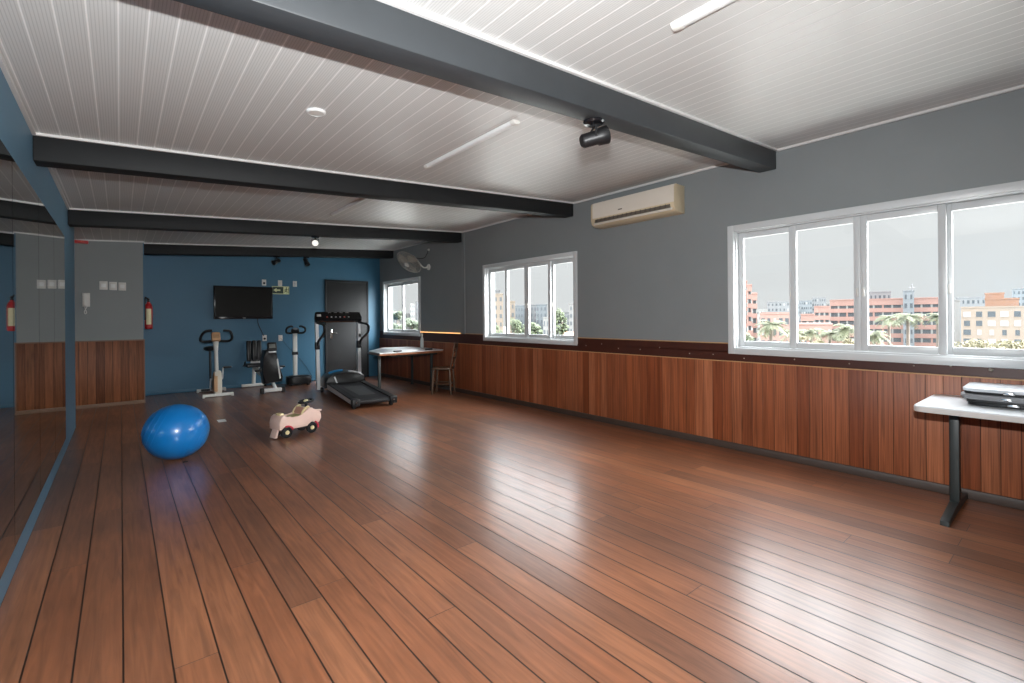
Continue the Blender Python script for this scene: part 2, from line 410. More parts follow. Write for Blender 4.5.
    def build(s, name, mats, parent=None, smooth=42, **tags):
        bmesh.ops.recalc_face_normals(s.bm, faces=s.bm.faces[:])
        a = math.radians(smooth)
        for f in s.bm.faces: f.smooth = True
        for e in s.bm.edges:
            e.smooth = len(e.link_faces) == 2 and e.calc_face_angle(0) < a
        me = bpy.data.meshes.new(name); s.bm.to_mesh(me); s.bm.free()
        for m in (mats if isinstance(mats, (list, tuple)) else [mats]): me.materials.append(m)
        o = bpy.data.objects.new(name, me); C.objects.link(o)
        if parent: o.parent = parent
        for k, v in tags.items(): o[k] = v
        return o
def thing(name, label, cat, loc=(0, 0, 0), rotz=0.0, group=None):
    o = bpy.data.objects.new(name, None); C.objects.link(o)
    o.location = loc; o.rotation_euler = (0, 0, rotz); o.empty_display_size = 0.1
    o['label'] = label; o['category'] = cat
    if group: o['group'] = group
    return o
def struct(name, mb, mat, parent=None, **k):
    o = mb.build(name, mat, parent, **k)
    if not parent: o['kind'] = 'structure'
    return o
def dup(root, loc, rotz=None, label=None):
    r = root.copy(); C.objects.link(r); r.location = loc
    if rotz is not None: r.rotation_euler = (0, 0, rotz)
    if label: r['label'] = label
    for ch in list(root.children):
        c = ch.copy(); C.objects.link(c); c.parent = r
        for g in list(ch.children):
            d = g.copy(); C.objects.link(d); d.parent = c
    return r
RX = lambda a: Matrix.Rotation(a, 3, 'X')
RY = lambda a: Matrix.Rotation(a, 3, 'Y')
RZ = lambda a: Matrix.Rotation(a, 3, 'Z')
def arc(c, r, a0, a1, n, ax=(0, 1)):
    out = []
    for k in range(n + 1):
        a = a0 + (a1 - a0) * k / n; p = list(c); p[ax[0]] += r * math.cos(a); p[ax[1]] += r * math.sin(a); out.append(tuple(p))
    return out
def rounded(x0, y0, x1, y1, r, n=5):
    pts = []
    for cx, cy, a in ((x1 - r, y1 - r, 0), (x0 + r, y1 - r, PI / 2), (x0 + r, y0 + r, PI), (x1 - r, y0 + r, 1.5 * PI)):
        for k in range(n + 1):
            t = a + PI / 2 * k / n; pts.append((cx + r * math.cos(t), cy + r * math.sin(t)))
    return pts
def smooth_path(pts, n=8, closed=False):
    """Catmull-Rom through the points"""
    P_ = [Vector(p) for p in pts]; out = []; N = len(P_)
    rng = range(N) if closed else range(N - 1)
    for i in rng:
        p1, p2 = P_[i], P_[(i + 1) % N]
        p0 = P_[i - 1] if (i > 0 or closed) else p1; p3 = P_[(i + 2) % N] if (i + 2 < N or closed) else p2
        for k in range(n):
            t = k / n
            out.append(0.5 * ((2 * p1) + (p2 - p0) * t + (2 * p0 - 5 * p1 + 4 * p2 - p3) * t * t + (3 * p1 - p0 - 3 * p2 + p3) * t ** 3))
    if not closed: out.append(P_[-1])
    return out

# ------------------------------------------------------------------ the room
W, XL, YB, YF, XA, YG = 4.5, -0.42, 10.125, -2.3, -1.95, 9.27
def cz(x): return 2.4707 + 0.0589 * x

struct('floor', MB().span((XA - 0.15, YF - 0.15, -0.12), (W + 0.2, YB + 0.15, 0)), M_floor)
x0, x1 = XA - 0.15, W + 0.2
struct('ceiling', MB().hexa([(x0, YF - .15, cz(x0)), (x1, YF - .15, cz(x1)), (x1, YB + .15, cz(x1)), (x0, YB + .15, cz(x0)),
                             (x0, YF - .15, cz(x0) + .12), (x1, YF - .15, cz(x1) + .12), (x1, YB + .15, cz(x1) + .12), (x0, YB + .15, cz(x0) + .12)]), M_ceil)

# right wall with three window openings: (y0, y1, z0, z1)
WIN = [(0.14, 2.16, 0.94, 2.085), (4.18, 6.14, 0.94, 2.075), (8.29, 9.90, 0.955, 2.05)]
mb = MB()
ys = [YF - .15] + [v for w in WIN for v in w[:2]] + [YB + .15]
for i in range(0, len(ys), 2):
    mb.span((W, ys[i], 0), (W + .2, ys[i + 1], cz(W)))
for (a, b, z0, z1) in WIN:
    mb.span((W, a, 0), (W + .2, b, z0)); mb.span((W, a, z1), (W + .2, b, cz(W)))
struct('wall_right', mb, M_grey)
mb = MB(); mb.span((XL - .15, YF - .15, 0), (XL, 7.66, cz(XL - .15)))
struct('wall_left', mb, M_bluel)
mb = MB(); mb.hexa([(XA - .15, 7.51, 0), (XL - .15, 7.51, 0), (XL - .15, 7.66, 0), (XA - .15, 7.66, 0), (XA - .15, 7.51, cz(XA - .15)), (XL - .15, 7.51, cz(XL - .15)), (XL - .15, 7.66, cz(XL - .15)), (XA - .15, 7.66, cz(XA - .15))]).span((XA - .15, 7.66, 0), (XA, YG, cz(XA - .15)))
struct('wall_side_passage', mb, M_grey)
def sloped(mb, xa, xb, ya, yb):
    return mb.hexa([(xa, ya, 0), (xb, ya, 0), (xb, yb, 0), (xa, yb, 0), (xa, ya, cz(xa)), (xb, ya, cz(xb)), (xb, yb, cz(xb)), (xa, yb, cz(xa))])
mb = MB(); sloped(mb, XA - .15, 0.27, YG, YB)
mb.mi = 1; sloped(mb, .27, .283, YG, YB)
struct('wall_recess', mb, [M_grey, M_blue])
mb = MB(); mb.hexa([(XA - .15, YB, 0), (W + .2, YB, 0), (W + .2, YB + .15, 0), (XA - .15, YB + .15, 0),
                    (XA - .15, YB, cz(XA - .15)), (W + .2, YB, cz(W + .2)), (W + .2, YB + .15, cz(W + .2)), (XA - .15, YB + .15, cz(XA - .15))])
struct('wall_back', mb, M_blue)
mb = MB(); sloped(mb, XA - .15, W, YF - .15, YF)
struct('wall_front', mb, M_plain)

# ceiling beams, following the slope of the ceiling
BH = 0.172
def beam(i, y0, y1, xa, xb):
    mb = MB(); mb.hexa([(xa, y0, cz(xa) - BH), (xb, y0, cz(xb) - BH), (xb, y1, cz(xb) - BH), (xa, y1, cz(xa) - BH),
                        (xa, y0, cz(xa)), (xb, y0, cz(xb)), (xb, y1, cz(xb)), (xa, y1, cz(xa))])
    es = [e for e in mb.bm.edges]
    bmesh.ops.bevel(mb.bm, geom=es, offset=0.008, segments=2, profile=.5, affect='EDGES')
    o = struct('trim_%d' % i, mb, M_beam_lit if i == 1 else M_beam_shaded)
    o['label'] = ('charcoal ceiling beam crossing the room nearest the camera', 'second charcoal ceiling beam, crossing in front of the wall fan',
                  'third charcoal ceiling beam, carrying the spot lamp with the white face', 'farthest charcoal ceiling beam, against the blue wall')[i - 1]; o['category'] = 'beam'
BEAMS = [(1.757, 1.905), (4.205, 4.36), (6.776, 6.93), (9.42, 9.58)]
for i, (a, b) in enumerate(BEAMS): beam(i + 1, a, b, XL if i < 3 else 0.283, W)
# white cornice strips where the lining meets beams and walls
def slope_strip(mb, xa, xb, y0, y1, h=0.016):
    mb.hexa([(xa, y0, cz(xa) - h), (xb, y0, cz(xb) - h), (xb, y1, cz(xb) - h), (xa, y1, cz(xa) - h),
             (xa, y0, cz(xa)), (xb, y0, cz(xb)), (xb, y1, cz(xb)), (xa, y1, cz(xa))])
mb = MB()
for i, (a, b) in enumerate(BEAMS):
    slope_strip(mb, XL if i < 3 else 0.283, W, a - 0.018, a)
slope_strip(mb, XA, 0.283, YG - 0.018, YG)
o = struct('trim_5', mb, M_cornice)
mb = MB(); prev = YF
for a, b in BEAMS + [(YB, YB)]:
    mb.span((W - .018, prev, cz(W) - .020), (W, a - .018, cz(W) - .001)); prev = b
mb.span((XL, YF, cz(XL) - .016), (XL + .018, BEAMS[0][0] - .018, cz(XL)))
for (a, b), (c, d) in zip(BEAMS, BEAMS[1:3] + [(7.66, 7.66)]):
    mb.span((XL, b, cz(XL) - .016), (XL + .018, min(c - .018, 7.66), cz(XL)))
struct('trim_6', mb, M_cornice)
# right wall: wainscot boards, dark ledge band, raw edge, baseboard
def seg_y(y0, y1): return y0, y1
struct('trim_7', MB().span((W - .022, YF, .06), (W, YB, .836), 0.002), M_wains)
mb = MB(); mb.span((W - .010, YF, .836), (W, YB, .926))
for a, b in ((YF, .10), (2.2, 4.14), (6.18, 8.25), (9.92, YB)): mb.span((W - .010, a, .92), (W, b, 1.0))
struct('trim_8', mb, M_maroon)
mb = MB()
for a, b in ((YF, .10), (2.2, 4.14), (6.18, 6.85)): mb.span((W - .014, a, 1.0), (W, b, 1.009))
mb.span((W - .026, YF, .830), (W - .010, YB, .838))
struct('trim_9', mb, M_edge)
struct('trim_10', MB().span((W - .014, 6.85, 1.0), (W, 8.25, 1.012)), M_led)
struct('baseboard_right', MB().span((W - .04, YF, 0), (W, YB, .065), .004), M_base)
struct('trim_11', MB().span((W - .018, 6.70, 1.0), (W, 6.78, cz(W) - .02), .004), M_grey)
# recess wall: wainscot
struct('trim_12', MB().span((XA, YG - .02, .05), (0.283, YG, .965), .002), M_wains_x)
mb = MB().span((XA, YG - .026, .962), (0.286, YG, .980)).span((0.272, YG - .026, .0), (0.286, YG, .965))
struct('trim_13', mb, M_base2)
struct('baseboard_recess', MB().span((XA, YG - .035, 0), (0.283, YG, .05), .004), M_base2)
struct('baseboard_back', MB().span((0.283, YB - .012, 0), (3.26, YB, .05), .003), M_blue)

# nails along the dark band
mb = MB()
rn = random.Random(3)
for y in [2.05, 1.62, 1.22, .82, .42, 2.35, 2.6, 2.95, 3.2, 3.5, 3.75, 4.0, .62, .12]:
    mb.ball((W - .011, y, .875 + rn.uniform(-.02, .035) + (0.03 if y > 2.2 else 0)), .006 if y not in (.42,) else .013, 8)
struct('trim_14', mb, M_nail)

# ------------------------------------------------------------------ windows
def window(n, y0, y1, z0, z1, npane, label):
    root = bpy.data.objects.new('window_%d' % n, None); C.objects.link(root); root.location = (W, (y0 + y1) / 2, z0)
    root['kind'] = 'structure'; root['label'] = label; root['category'] = 'window'
    hw = (y1 - y0) / 2; h = z1 - z0
    def rect(mb, ya, yb, za, zb, t, xa, xb, tb=None, tt=None):
        tb = tb or t; tt = tt or t
        mb.span((xa, ya, za), (xb, ya + t, zb), .004).span((xa, yb - t, za), (xb, yb, zb), .004)
        mb.span((xa, ya + t, za), (xb, yb - t, za + tb), .004).span((xa, ya + t, zb - tt), (xb, yb - t, zb), .004)
    mb = MB()
    rect(mb, -hw - .035, hw + .035, -.035, h + .035, .058, -.022, .012)          # casing on the wall face
    rect(mb, -hw, hw, 0, h, .034, .012, .13)                                    # box in the opening
    mb.build('frame', M_white, root)
    w = (2 * hw - .068) / npane
    for k in range(npane):
        inner = (k in (1, 2)) if npane == 4 else k == 0
        ya = -hw + .034 + k * w; yb = ya + w
        if npane == 4:
            if k == 1: ya -= .02
            if k == 2: yb += .02
        xo = .022 if inner else .058
        s = MB(); rect(s, ya, yb, .036, h - .036, .046, xo, xo + .032, tb=.052, tt=.05)
        so = s.build('sash', M_white, root)
        MB().span((xo + .013, ya + .044, .085), (xo + .018, yb - .044, h - .083)).build('pane', M_glass, so)
        lt = MB()
        ye = {0: yb - .03, 1: yb - .02, 2: ya + .02, 3: ya + .03}[k] if npane == 4 else (yb - .02 if k == 0 else ya + .02)
        lt.box((xo - .006, ye, h * .44), (.014, .016, .07), .004)
        lt.build('latch', M_offwhite, so)
window(1, *WIN[0], 4, 'wide white four-pane sliding window above the white table')
window(2, *WIN[1], 4, 'white four-pane sliding window in the middle of the grey wall')
window(3, *WIN[2], 2, 'small white two-pane window in the far corner by the blue wall')

# ------------------------------------------------------------------ door
root = bpy.data.objects.new('door_1', None); C.objects.link(root); root.location = (3.75, YB, 0); root['kind'] = 'structure'
root['label'] = 'charcoal door in the blue wall behind the treadmill'; root['category'] = 'door'
MB().span((-.43, -.03, .008), (.43, -.004, 2.055), .004).build('leaf', M_door, root)
MB().span((-.466, -.04, 0), (-.432, 0, 2.095), .003).span((.432, -.04, 0), (.466, 0, 2.095), .003).span((-.432, -.04, 2.058), (.432, 0, 2.095), .003).build('frame', M_door, root)
mb = MB().span((-.365, -.038, .86), (-.325, -.030, 1.06), .003).tube([(-.345, -.036, .98), (-.345, -.075, .98), (-.335, -.082, .98), (-.24, -.082, .975)], .009)
mb.build('handle', M_chrome, root)

# ------------------------------------------------------------------ mirrors
ED = [2.44, 3.407, 4.385, 5.312, 6.27]
LB = ['mirror panel nearest the camera on the blue left wall', 'second mirror panel from the camera on the blue left wall',
      'third mirror panel from the camera on the blue left wall', 'mirror panel on the left wall farthest from the camera, by the bare blue border']
for i in range(4):
    a, b = ED[i] + .003, ED[i + 1] - .003
    t = thing('wall_mirror', LB[i], 'mirror', (XL, (a + b) / 2, .135), 0, 'mirror panels on the left wall')
    h = 2.085 - .135; hw = (b - a) / 2
    MB().span((0, -hw, 0), (.004, hw, h)).build('backing', M_black, t)
    MB().span((.0035, -hw + .0015, .0015), (.007, hw - .0015, h - .0015)).build('glass', M_mirror, t)

# ------------------------------------------------------------------ ceiling lamps and spots
def ceil_tilt(): return RY(-math.atan(0.0589))
def tube_lamp(x, y0, y1, label):
    L = y1 - y0
    t = thing('fluorescent_batten', label, 'ceiling light', (x, (y0 + y1) / 2, cz(x)), 0, 'white batten lamps on the ceiling')
    t.rotation_euler = (0, -math.atan(.0589), 0)
    prof = [(-.028, 0), (-.028, -.010), (-.022, -.020), (-.011, -.026), (.011, -.026), (.022, -.020), (.028, -.010), (.028, 0)]
    M = Matrix(((1, 0, 0, 0), (0, 0, 1, 0), (0, 1, 0, 0), (0, 0, 0, 1)))
    MB().prism(prof, -L / 2 + .045, L / 2 - .045, M).build('diffuser', M_lampw, t)
    big = [(x_ * 1.06, z_ * 1.06) for x_, z_ in prof]
    for sg in (-1, 1):
        MB().prism(big, sg * (L / 2 - .045), sg * L / 2, M, .003).build('end_cap', M_offwhite, t)
tube_lamp(1.950, -0.04, 1.195, 'white batten lamp on the ceiling on the camera side of the nearest beam')
tube_lamp(2.065, 2.44, 3.665, 'white batten lamp on the ceiling between the first and second beams')
tube_lamp(2.07, 4.92, 6.08, 'white batten lamp on the ceiling half hidden behind the second beam')

t = thing('ceiling_disc_lamp', 'small round white disc on the ceiling lining between the first two beams', 'ceiling light', (.924, 2.98, cz(.924)))
t.rotation_euler = (0, -math.atan(.0589), 0)
MB().lathe([(.056, 0), (.056, -.006), (.050, -.013), (.044, -.014), (.044, -.010)][::-1], 32).build('rim', M_lampw, t)
MB().lathe([(.0445, -.0095), (.0445, -.0115), (.02, -.013), (0, -.0135)][::-1], 32).build('face', M_offwhite, t)

def spot(x, y, aim, label, face, s=1.0):
    """a surface-mounted spot under a beam: disc, arm, two-step can"""
    z = cz(x) - BH - .001
    t = thing('spot_lamp', label, 'spot light', (x, y, z), 0, 'black spot lamps under the beams')
    a = Vector(aim).normalized()
    q = a.to_track_quat('Z', 'Y').to_matrix()
    MB().lathe([(.058 * s, 0), (.060 * s, -.006 * s), (.052 * s, -.016 * s), (.02 * s, -.020 * s), (0, -.020 * s)][::-1], 28).build('mount', M_blackgl, t)
    c = Vector((0, 0, -.096 * s)); back = c - a * .055 * s
    mb = MB().tube([(0, 0, -.018 * s), (0, 0, -.040 * s)], .010 * s)
    side = a.cross(Vector((0, 0, 1))).normalized()
    mb.tube([c + side * .044 * s, Vector((0, 0, -.040 * s)) + side * .044 * s, Vector((0, 0, -.036 * s)), Vector((0, 0, -.040 * s)) - side * .044 * s, c - side * .044 * s], .006 * s, 8)
    mb.build('bracket', M_black, t)
    Mx = Matrix.Translation(c) @ q.to_4x4()
    MB().lathe([(0, -.075 * s), (.030 * s, -.075 * s), (.038 * s, -.066 * s), (.039 * s, .015 * s), (.047 * s, .025 * s), (.051 * s, .080 * s), (.047 * s, .080 * s), (.044 * s, .055 * s), (0, .055 * s)], 28, Mx).build('can', M_black, t)
    MB().lathe([(0, .060 * s), (.030 * s, .060 * s), (.041 * s, .064 * s), (.041 * s, .0555 * s), (0, .0555 * s)][::-1], 24, Mx).build('lamp_face', face, t)
    return t
spot(2.175, 1.865, (.80, -.50, .30), 'black spot lamp under the beam nearest the camera', M_black, 1.06)
spot(2.10, 6.85, (-.30, -.95, -.12), 'black spot lamp with a bright white face under the third beam', M_glowface)
spot(2.22, 9.50, (-.7, -.3, -.35), 'left one of the two small dark spot lamps above the television', M_black, .95)
spot(2.74, 9.50, (.25, -.35, -.8), 'right one of the two small dark spot lamps near the blue wall ceiling', M_black, .95)
mb = MB().tube(smooth_path([(2.22, 4.62, cz(2.2) - .002), (2.24, 4.70, cz(2.2) - .05), (2.27, 4.80, cz(2.2) - .08), (2.31, 4.84, cz(2.3) - .04), (2.33, 4.80, cz(2.3) - .002)]), .006, 8)
mb.build('loose_wire', M_offwhite, label='loose pale wire loop hanging from the ceiling behind the second beam', category='wire')

# ------------------------------------------------------------------ air conditioner
t = thing('air_conditioner', 'ivory split air conditioner high on the grey wall between two windows', 'air conditioner', (W, 3.195, 2.325))
Ly = .548
prof = [(0, .0), (0, .285), (-.15, .285), (-.185, .275), (-.2, .25), (-.2, .075), (-.185, .03), (-.15, .006), (-.06, 0)]
Mp = Matrix(((1, 0, 0, 0), (0, 0, 1, 0), (0, 1, 0, 0), (0, 0, 0, 1)))
MB().prism(prof, -Ly, Ly, Mp, .006).build('body', M_acside, t)
fp = [(-.2015, .095), (-.2015, .25), (-.187, .277), (-.150, .287), (-.147, .283), (-.183, .271), (-.196, .249), (-.196, .095)]
MB().prism(fp, -Ly + .002, Ly - .028, Mp).build('front_panel', M_ac, t)
mb = MB().box((-.193, -.01, .066), (.02, .99, .048), .004, RY(.25)); mb.build('outlet', M_acdark, t)
for k in range(16): MB().box((-.203, -.45 + k * .06, .066), (.006, .004, .040), 0, RY(.25)).build('vane', M_black, t)
MB().box((-.196, -.01, .030), (.012, 1.03, .030), .004, RY(.5)).build('flap', M_ac, t)
MB().box((-.2025, .12, .140), (.002, .055, .012)).build('badge', M_acdark, t)

# ------------------------------------------------------------------ wall fan
t = thing('wall_fan', 'round caged fan fixed to the grey wall above the small far window', 'fan', (W, 7.92, 2.235))
MB().lathe([(.055, 0), (.055, .018), (.03, .035), (0, .035)], 20, Matrix.Rotation(-PI / 2, 4, 'Y')).build('wall_plate', M_offwhite, t)
fc = Vector((-.335, .16, .085)); fn = Vector((-.667, -.145, -.70)).normalized()
fq = fn.to_track_quat('Z', 'Y').to_matrix(); FM = Matrix.Translation(fc) @ fq.to_4x4()
mb = MB().tube(smooth_path([(-.03, 0, 0), (-.12, .03, 0), tuple(fc - fn * .17), tuple(fc - fn * .10)]), .014)
mb.build('arm', M_offwhite, t)
MB().lathe([(0, -.15), (.05, -.15), (.065, -.13), (.065, -.06), (.04, -.045), (0, -.045)], 20, FM).build('motor', M_fanblade, t)
mb = MB()
R = .255
for k in range(36):
    a = 2 * PI * k / 36; ca, sa = math.cos(a), math.sin(a)
    pr = [(.045, .075), (.12, .072), (.20, .050), (R, 0), (.20, -.048), (.12, -.066), (.06, -.068)]
    mb.tube([FM @ Vector((r * ca, r * sa, z)) for r, z in pr], .0022, 5)
for r, z, w_ in ((R, 0, .006), (.18, .058, .003), (.18, -.054, .003)):
    mb.tube([FM @ Vector((r * math.cos(2 * PI * k / 40), r * math.sin(2 * PI * k / 40), z)) for k in range(40)], w_, 6, True)
cg = mb.build('cage', M_fan, t)
MB().lathe([(0, .082), (.04, .082), (.052, .074), (.05, .066), (0, .066)][::-1], 24, FM).build('badge', M_offwhite, cg)
mb = MB()
for k in range(3):
    a0 = 2 * PI * k / 3 + .4
    rows = []
    for i in range(7):
        r = .035 + .195 * i / 6; sp = .26 + .32 * math.sin(PI * (i + 1) / 8)
        rows.append([FM @ Vector((r * math.cos(a0 + s_ * sp), r * math.sin(a0 + s_ * sp), .02 * s_)) for s_ in (-1, -.3, .3, 1)])
    vv = [[mb.bm.verts.new(p) for p in rw] for rw in rows]
    for i in range(6):
        for j in range(3): mb.bm.faces.new((vv[i][j], vv[i][j + 1], vv[i + 1][j + 1], vv[i + 1][j]))
g = mb.build('blades', M_fanblade, t); md = g.modifiers.new('th', 'SOLIDIFY'); md.thickness = .003
MB().lathe([(.022, 0), (.022, .01), (.012, .03), (0, .03)], 16, Matrix.Translation((0, -.01, .325)) @ Matrix.Rotation(-PI / 2, 4, 'Y')).build('hook', M_offwhite, t)
MB().tube(smooth_path([(-.02, -.01, .32), (-.03, .03, .24), (-.08, .08, .17), tuple(fc - fn * .13)]), .006, 8).build('power_cord', M_black, t)

# ------------------------------------------------------------------ television and things on the back wall
t = thing('television', 'flat black television mounted on the dark blue wall', 'television', (1.785, YB, 1.59))
hw, hh = .49, .305
MB().span((-.2, -.045, -.15), (.2, 0, .15), .004).build('wall_mount', M_black, t)
MB().box((0, -.062, 0), (2 * hw, .045, 2 * hh), .008).build('casing', M_blackgl, t)
MB().span((-hw + .028, -.0862, -hh + .042), (hw - .028, -.0835, hh - .028), 0).build('screen', M_screen, t)
MB().span((-.025, -.0855, -hh + .015), (.025, -.0840, -hh + .022)).build('badge', M_silver, t)
MB().tube(smooth_path([(2.02, YB - .02, 1.32), (2.03, YB - .012, 1.2), (2.08, YB - .012, 1.07), (2.13, YB - .014, .95)]), .006, 6).build('power_cable', M_black, label='thin dark cable hanging from the television to the socket below', category='cable')

def plate(loc, label, kind, face='y', w=.075, h=.115, group=None):
    t = thing('socket_plate' if kind != 'switch' else 'switch_plate', label, 'socket' if kind != 'switch' else 'switch', loc, 0, group)
    MB().span((-w / 2, -.010, -h / 2), (w / 2, 0, h / 2), .003).build('cover', M_offwhite, t)
    if kind == 'switch':
        MB().span((-w * .30, -.014, -h * .22), (w * .30, -.009, h * .22), .002).build('rocker', M_lampw, t)
    elif kind == 'plug':
        MB().lathe([(0, -.012), (.019, -.012), (.022, 0), (0, 0)], 14, Matrix.Translation((0, -.012, -.012)) @ Matrix.Rotation(PI / 2, 4, 'X')).build('plug', M_black, t)
    elif kind == 'double':
        MB().span((-.026, -.013, -.003), (.026, -.0095, .003)).span((-.003, -.013, -.044), (.003, -.0095, .044)).build('divider', M_case, t)
    else:
        MB().span((-.020, -.013, -.020), (.020, -.0095, .020), .002).build('insert', M_cream, t)
plate((2.141, YB, 1.985), 'socket plate with a black plug, above the right half of the television', 'plug')
plate((2.426, YB, 1.982), 'white wall plate right above the green exit sign', 'single')
plate((2.700, YB, 1.980), 'white cross-divided wall plate right of the green exit sign', 'double')
plate((2.142, YB, .914), 'white socket plate low on the blue wall with the television cable plugged in', 'plug')
plate((2.425, YB, .905), 'white socket plate low on the blue wall beside the vibration platform', 'single')
GS = 'switches in a row on the grey recess wall'
plate((-.193, YG, 1.791), 'left switch plate of the row of three on the grey wall', 'switch', w=.092, h=.125, group=GS)
plate((-.085, YG, 1.787), 'middle switch plate of the row of three on the grey wall', 'switch', w=.088, h=.122, group=GS)
plate((.022, YG, 1.783), 'right switch plate of the row of three on the grey wall', 'switch', w=.088, h=.122, group=GS)

# exit sign: arrow to the left, running figure at the right
t = thing('exit_sign', 'green exit sign with arrow and running figure beside the television', 'sign', (2.445, YB, 1.845))
MB().span((-.165, -.006, -.077), (.148, 0, .077)).build('panel', M_signl, t)
MB().span((-.153, -.008, -.065), (.040, -.0055, .065)).build('dark_field', M_signd, t)
Ms = Matrix(((1, 0, 0, 0), (0, 0, 1, 0), (0, 1, 0, 0), (0, 0, 0, 1)))
MB().prism([(-.140, 0), (-.085, .040), (-.085, .014), (-.015, .014), (-.015, -.014), (-.085, -.014), (-.085, -.040)], -.0095, -.0075, Ms).build('arrow', M_signl, t)
mb = MB()
for (xa, za, xb, zb, th) in ((.095, .030, .088, -.005, .020), (.088, -.005, .110, -.028, .013), (.110, -.028, .104, -.056, .011), (.088, -.005, .072, -.030, .013),
                             (.072, -.030, .052, -.036, .011), (.094, .026, .068, .014, .009), (.068, .014, .058, -.004, .008), (.096, .026, .116, .008, .009), (.116, .008, .126, .018, .008)):
    d = Vector((xb - xa, 0, zb - za)); 
    mb.box(((xa + xb) / 2, -.007, (za + zb) / 2), (d.length + th * .6, .0015, th), 0, RY(-math.atan2(d.z, d.x)))
mb.lathe([(0, 0), (.011, 0), (.011, .0015), (0, .0015)], 14, Matrix.Translation((.096, -.0078, .050)) @ Matrix.Rotation(-PI / 2, 4, 'X'))
mb.build('running_figure', M_signd, t)
MB().span((.132, -.0075, -.06), (.142, -.0055, .06)).build('doorway_bar', M_signd, t)

# intercom, alarm, extinguisher
t = thing('intercom_phone', 'pale grey intercom handset on the grey wall below the switches', 'intercom', (-.385, YG, 1.475))
MB().span((-.042, -.03, .0), (.042, 0, .20), .006).build('base', M_offwhite, t)
mb = MB().box((-.016, -.045, .165), (.034, .034, .055), .008).box((-.016, -.045, .035), (.034, .034, .055), .008).box((-.016, -.052, .1), (.026, .02, .10), .005)
mb.build('handset', M_offwhite, t)
MB().tube(smooth_path([(-.016, -.045, .01), (-.01, -.03, -.035), (.004, -.03, -.085), (-.010, -.03, -.105), (-.020, -.03, -.075), (.0, -.02, -.02), (.01, -.015, .005)]), .005, 6).build('cord', M_offwhite, t)
t = thing('alarm_bell', 'small red alarm box high on the grey wall at the ceiling', 'alarm', (-.43, YG, 2.385))
MB().span((-.075, -.06, 0), (.075, 0, .045), .008).build('housing', M_red, t)
MB().span((-.03, -.066, .010), (.03, -.055, .035), .004).build('lens', P('red_lens', (.6, .06, .05), .2), t)

t = thing('fire_extinguisher', 'red fire extinguisher hung on the blue end of the recess wall', 'fire extinguisher', (.345, 9.56, 1.135))
MB().lathe([(0, .0), (.044, .0), (.050, .012), (.052, .03), (.052, .33), (.047, .37), (.035, .40), (.022, .41), (.022, .43), (0, .43)], 28).build('cylinder', M_red, t)
mb = MB()
for k in range(9):
    a0 = math.radians(-128 + k * 8.5); a1 = a0 + math.radians(8.5); r_ = .0530
    mb.quad([(r_ * math.cos(a0), r_ * math.sin(a0), .07), (r_ * math.cos(a1), r_ * math.sin(a1), .07), (r_ * math.cos(a1), r_ * math.sin(a1), .32), (r_ * math.cos(a0), r_ * math.sin(a0), .32)])
g = mb.build('paper_label', M_label, t); md = g.modifiers.new('th', 'SOLIDIFY'); md.thickness = .001
MB().lathe([(0, .43), (.016, .43), (.016, .475), (0, .475)], 14).box((.0, -.03, .475), (.022, .09, .010), .003, RX(.25)).box((.0, -.03, .452), (.020, .09, .009), .003, RX(-.15)).build('valve', M_black, t)
MB().tube(smooth_path([(0, -.02, .455), (-.03, -.04, .50), (-.045, -.05, .49), (-.050, -.062, .40), (-.048, -.068, .25), (-.046, -.064, .14)]), .010, 8).build('hose', M_black, t)
MB().span((-.062, -.03, .28), (-.045, .03, .34), .004).build('bracket', M_black, t)

# ------------------------------------------------------------------ exercise ball
t = thing('exercise_ball', 'large shiny blue exercise ball on the wooden floor by the mirror', 'ball', (.389, 5.315, 0))
mb = MB(); mb.ball((0, 0, .247), (.257, .257, .247), 64); 
mb.build('ball', M_ball, t, smooth=180)
mb = MB()
ax = Vector((.78, -.2, -.35)).normalized(); bq = ax.to_track_quat('Z', 'Y').to_matrix().to_4x4()
for h_ in (-.9, -.75, -.6, -.45, .45, .6, .75, .9):
    rr = math.sqrt(max(0, 1 - h_ * h_)) * 1.001
    mb.tube([Vector((0, 0, .247)) + Matrix.Diagonal((.257, .257, .247)) @ (bq.to_3x3() @ Vector((rr * math.cos(2 * PI * k / 60), rr * math.sin(2 * PI * k / 60), h_))) for k in range(60)], .0016, 6, True)
mb.build('ribs', M_ball, t)
MB().prism([(-.020, -.006), (-.002, -.014), (.022, -.004), (.012, .010), (-.012, .012)], .0005, .008, None, .002).build('floor_scrap', M_scrap, label='small dark scrap on the floor in front of the blue ball', category='scrap').location = (.436, 5.13, 0)
MB().prism([(-.048, -.085), (.038, -.088), (.046, .085), (-.046, .088)], .0005, .0022).build('paper_card', M_paper, label='small white card lying flat on the floor between ball and toy', category='card').location = (.975, 6.93, 0)

# ------------------------------------------------------------------ ride-on toy car
t = thing('ride_on_car', 'pale pink ride-on toy car with black steering wheel on the wooden floor', 'toy car', (1.495, 5.58, 0), math.atan2(.08, .28))
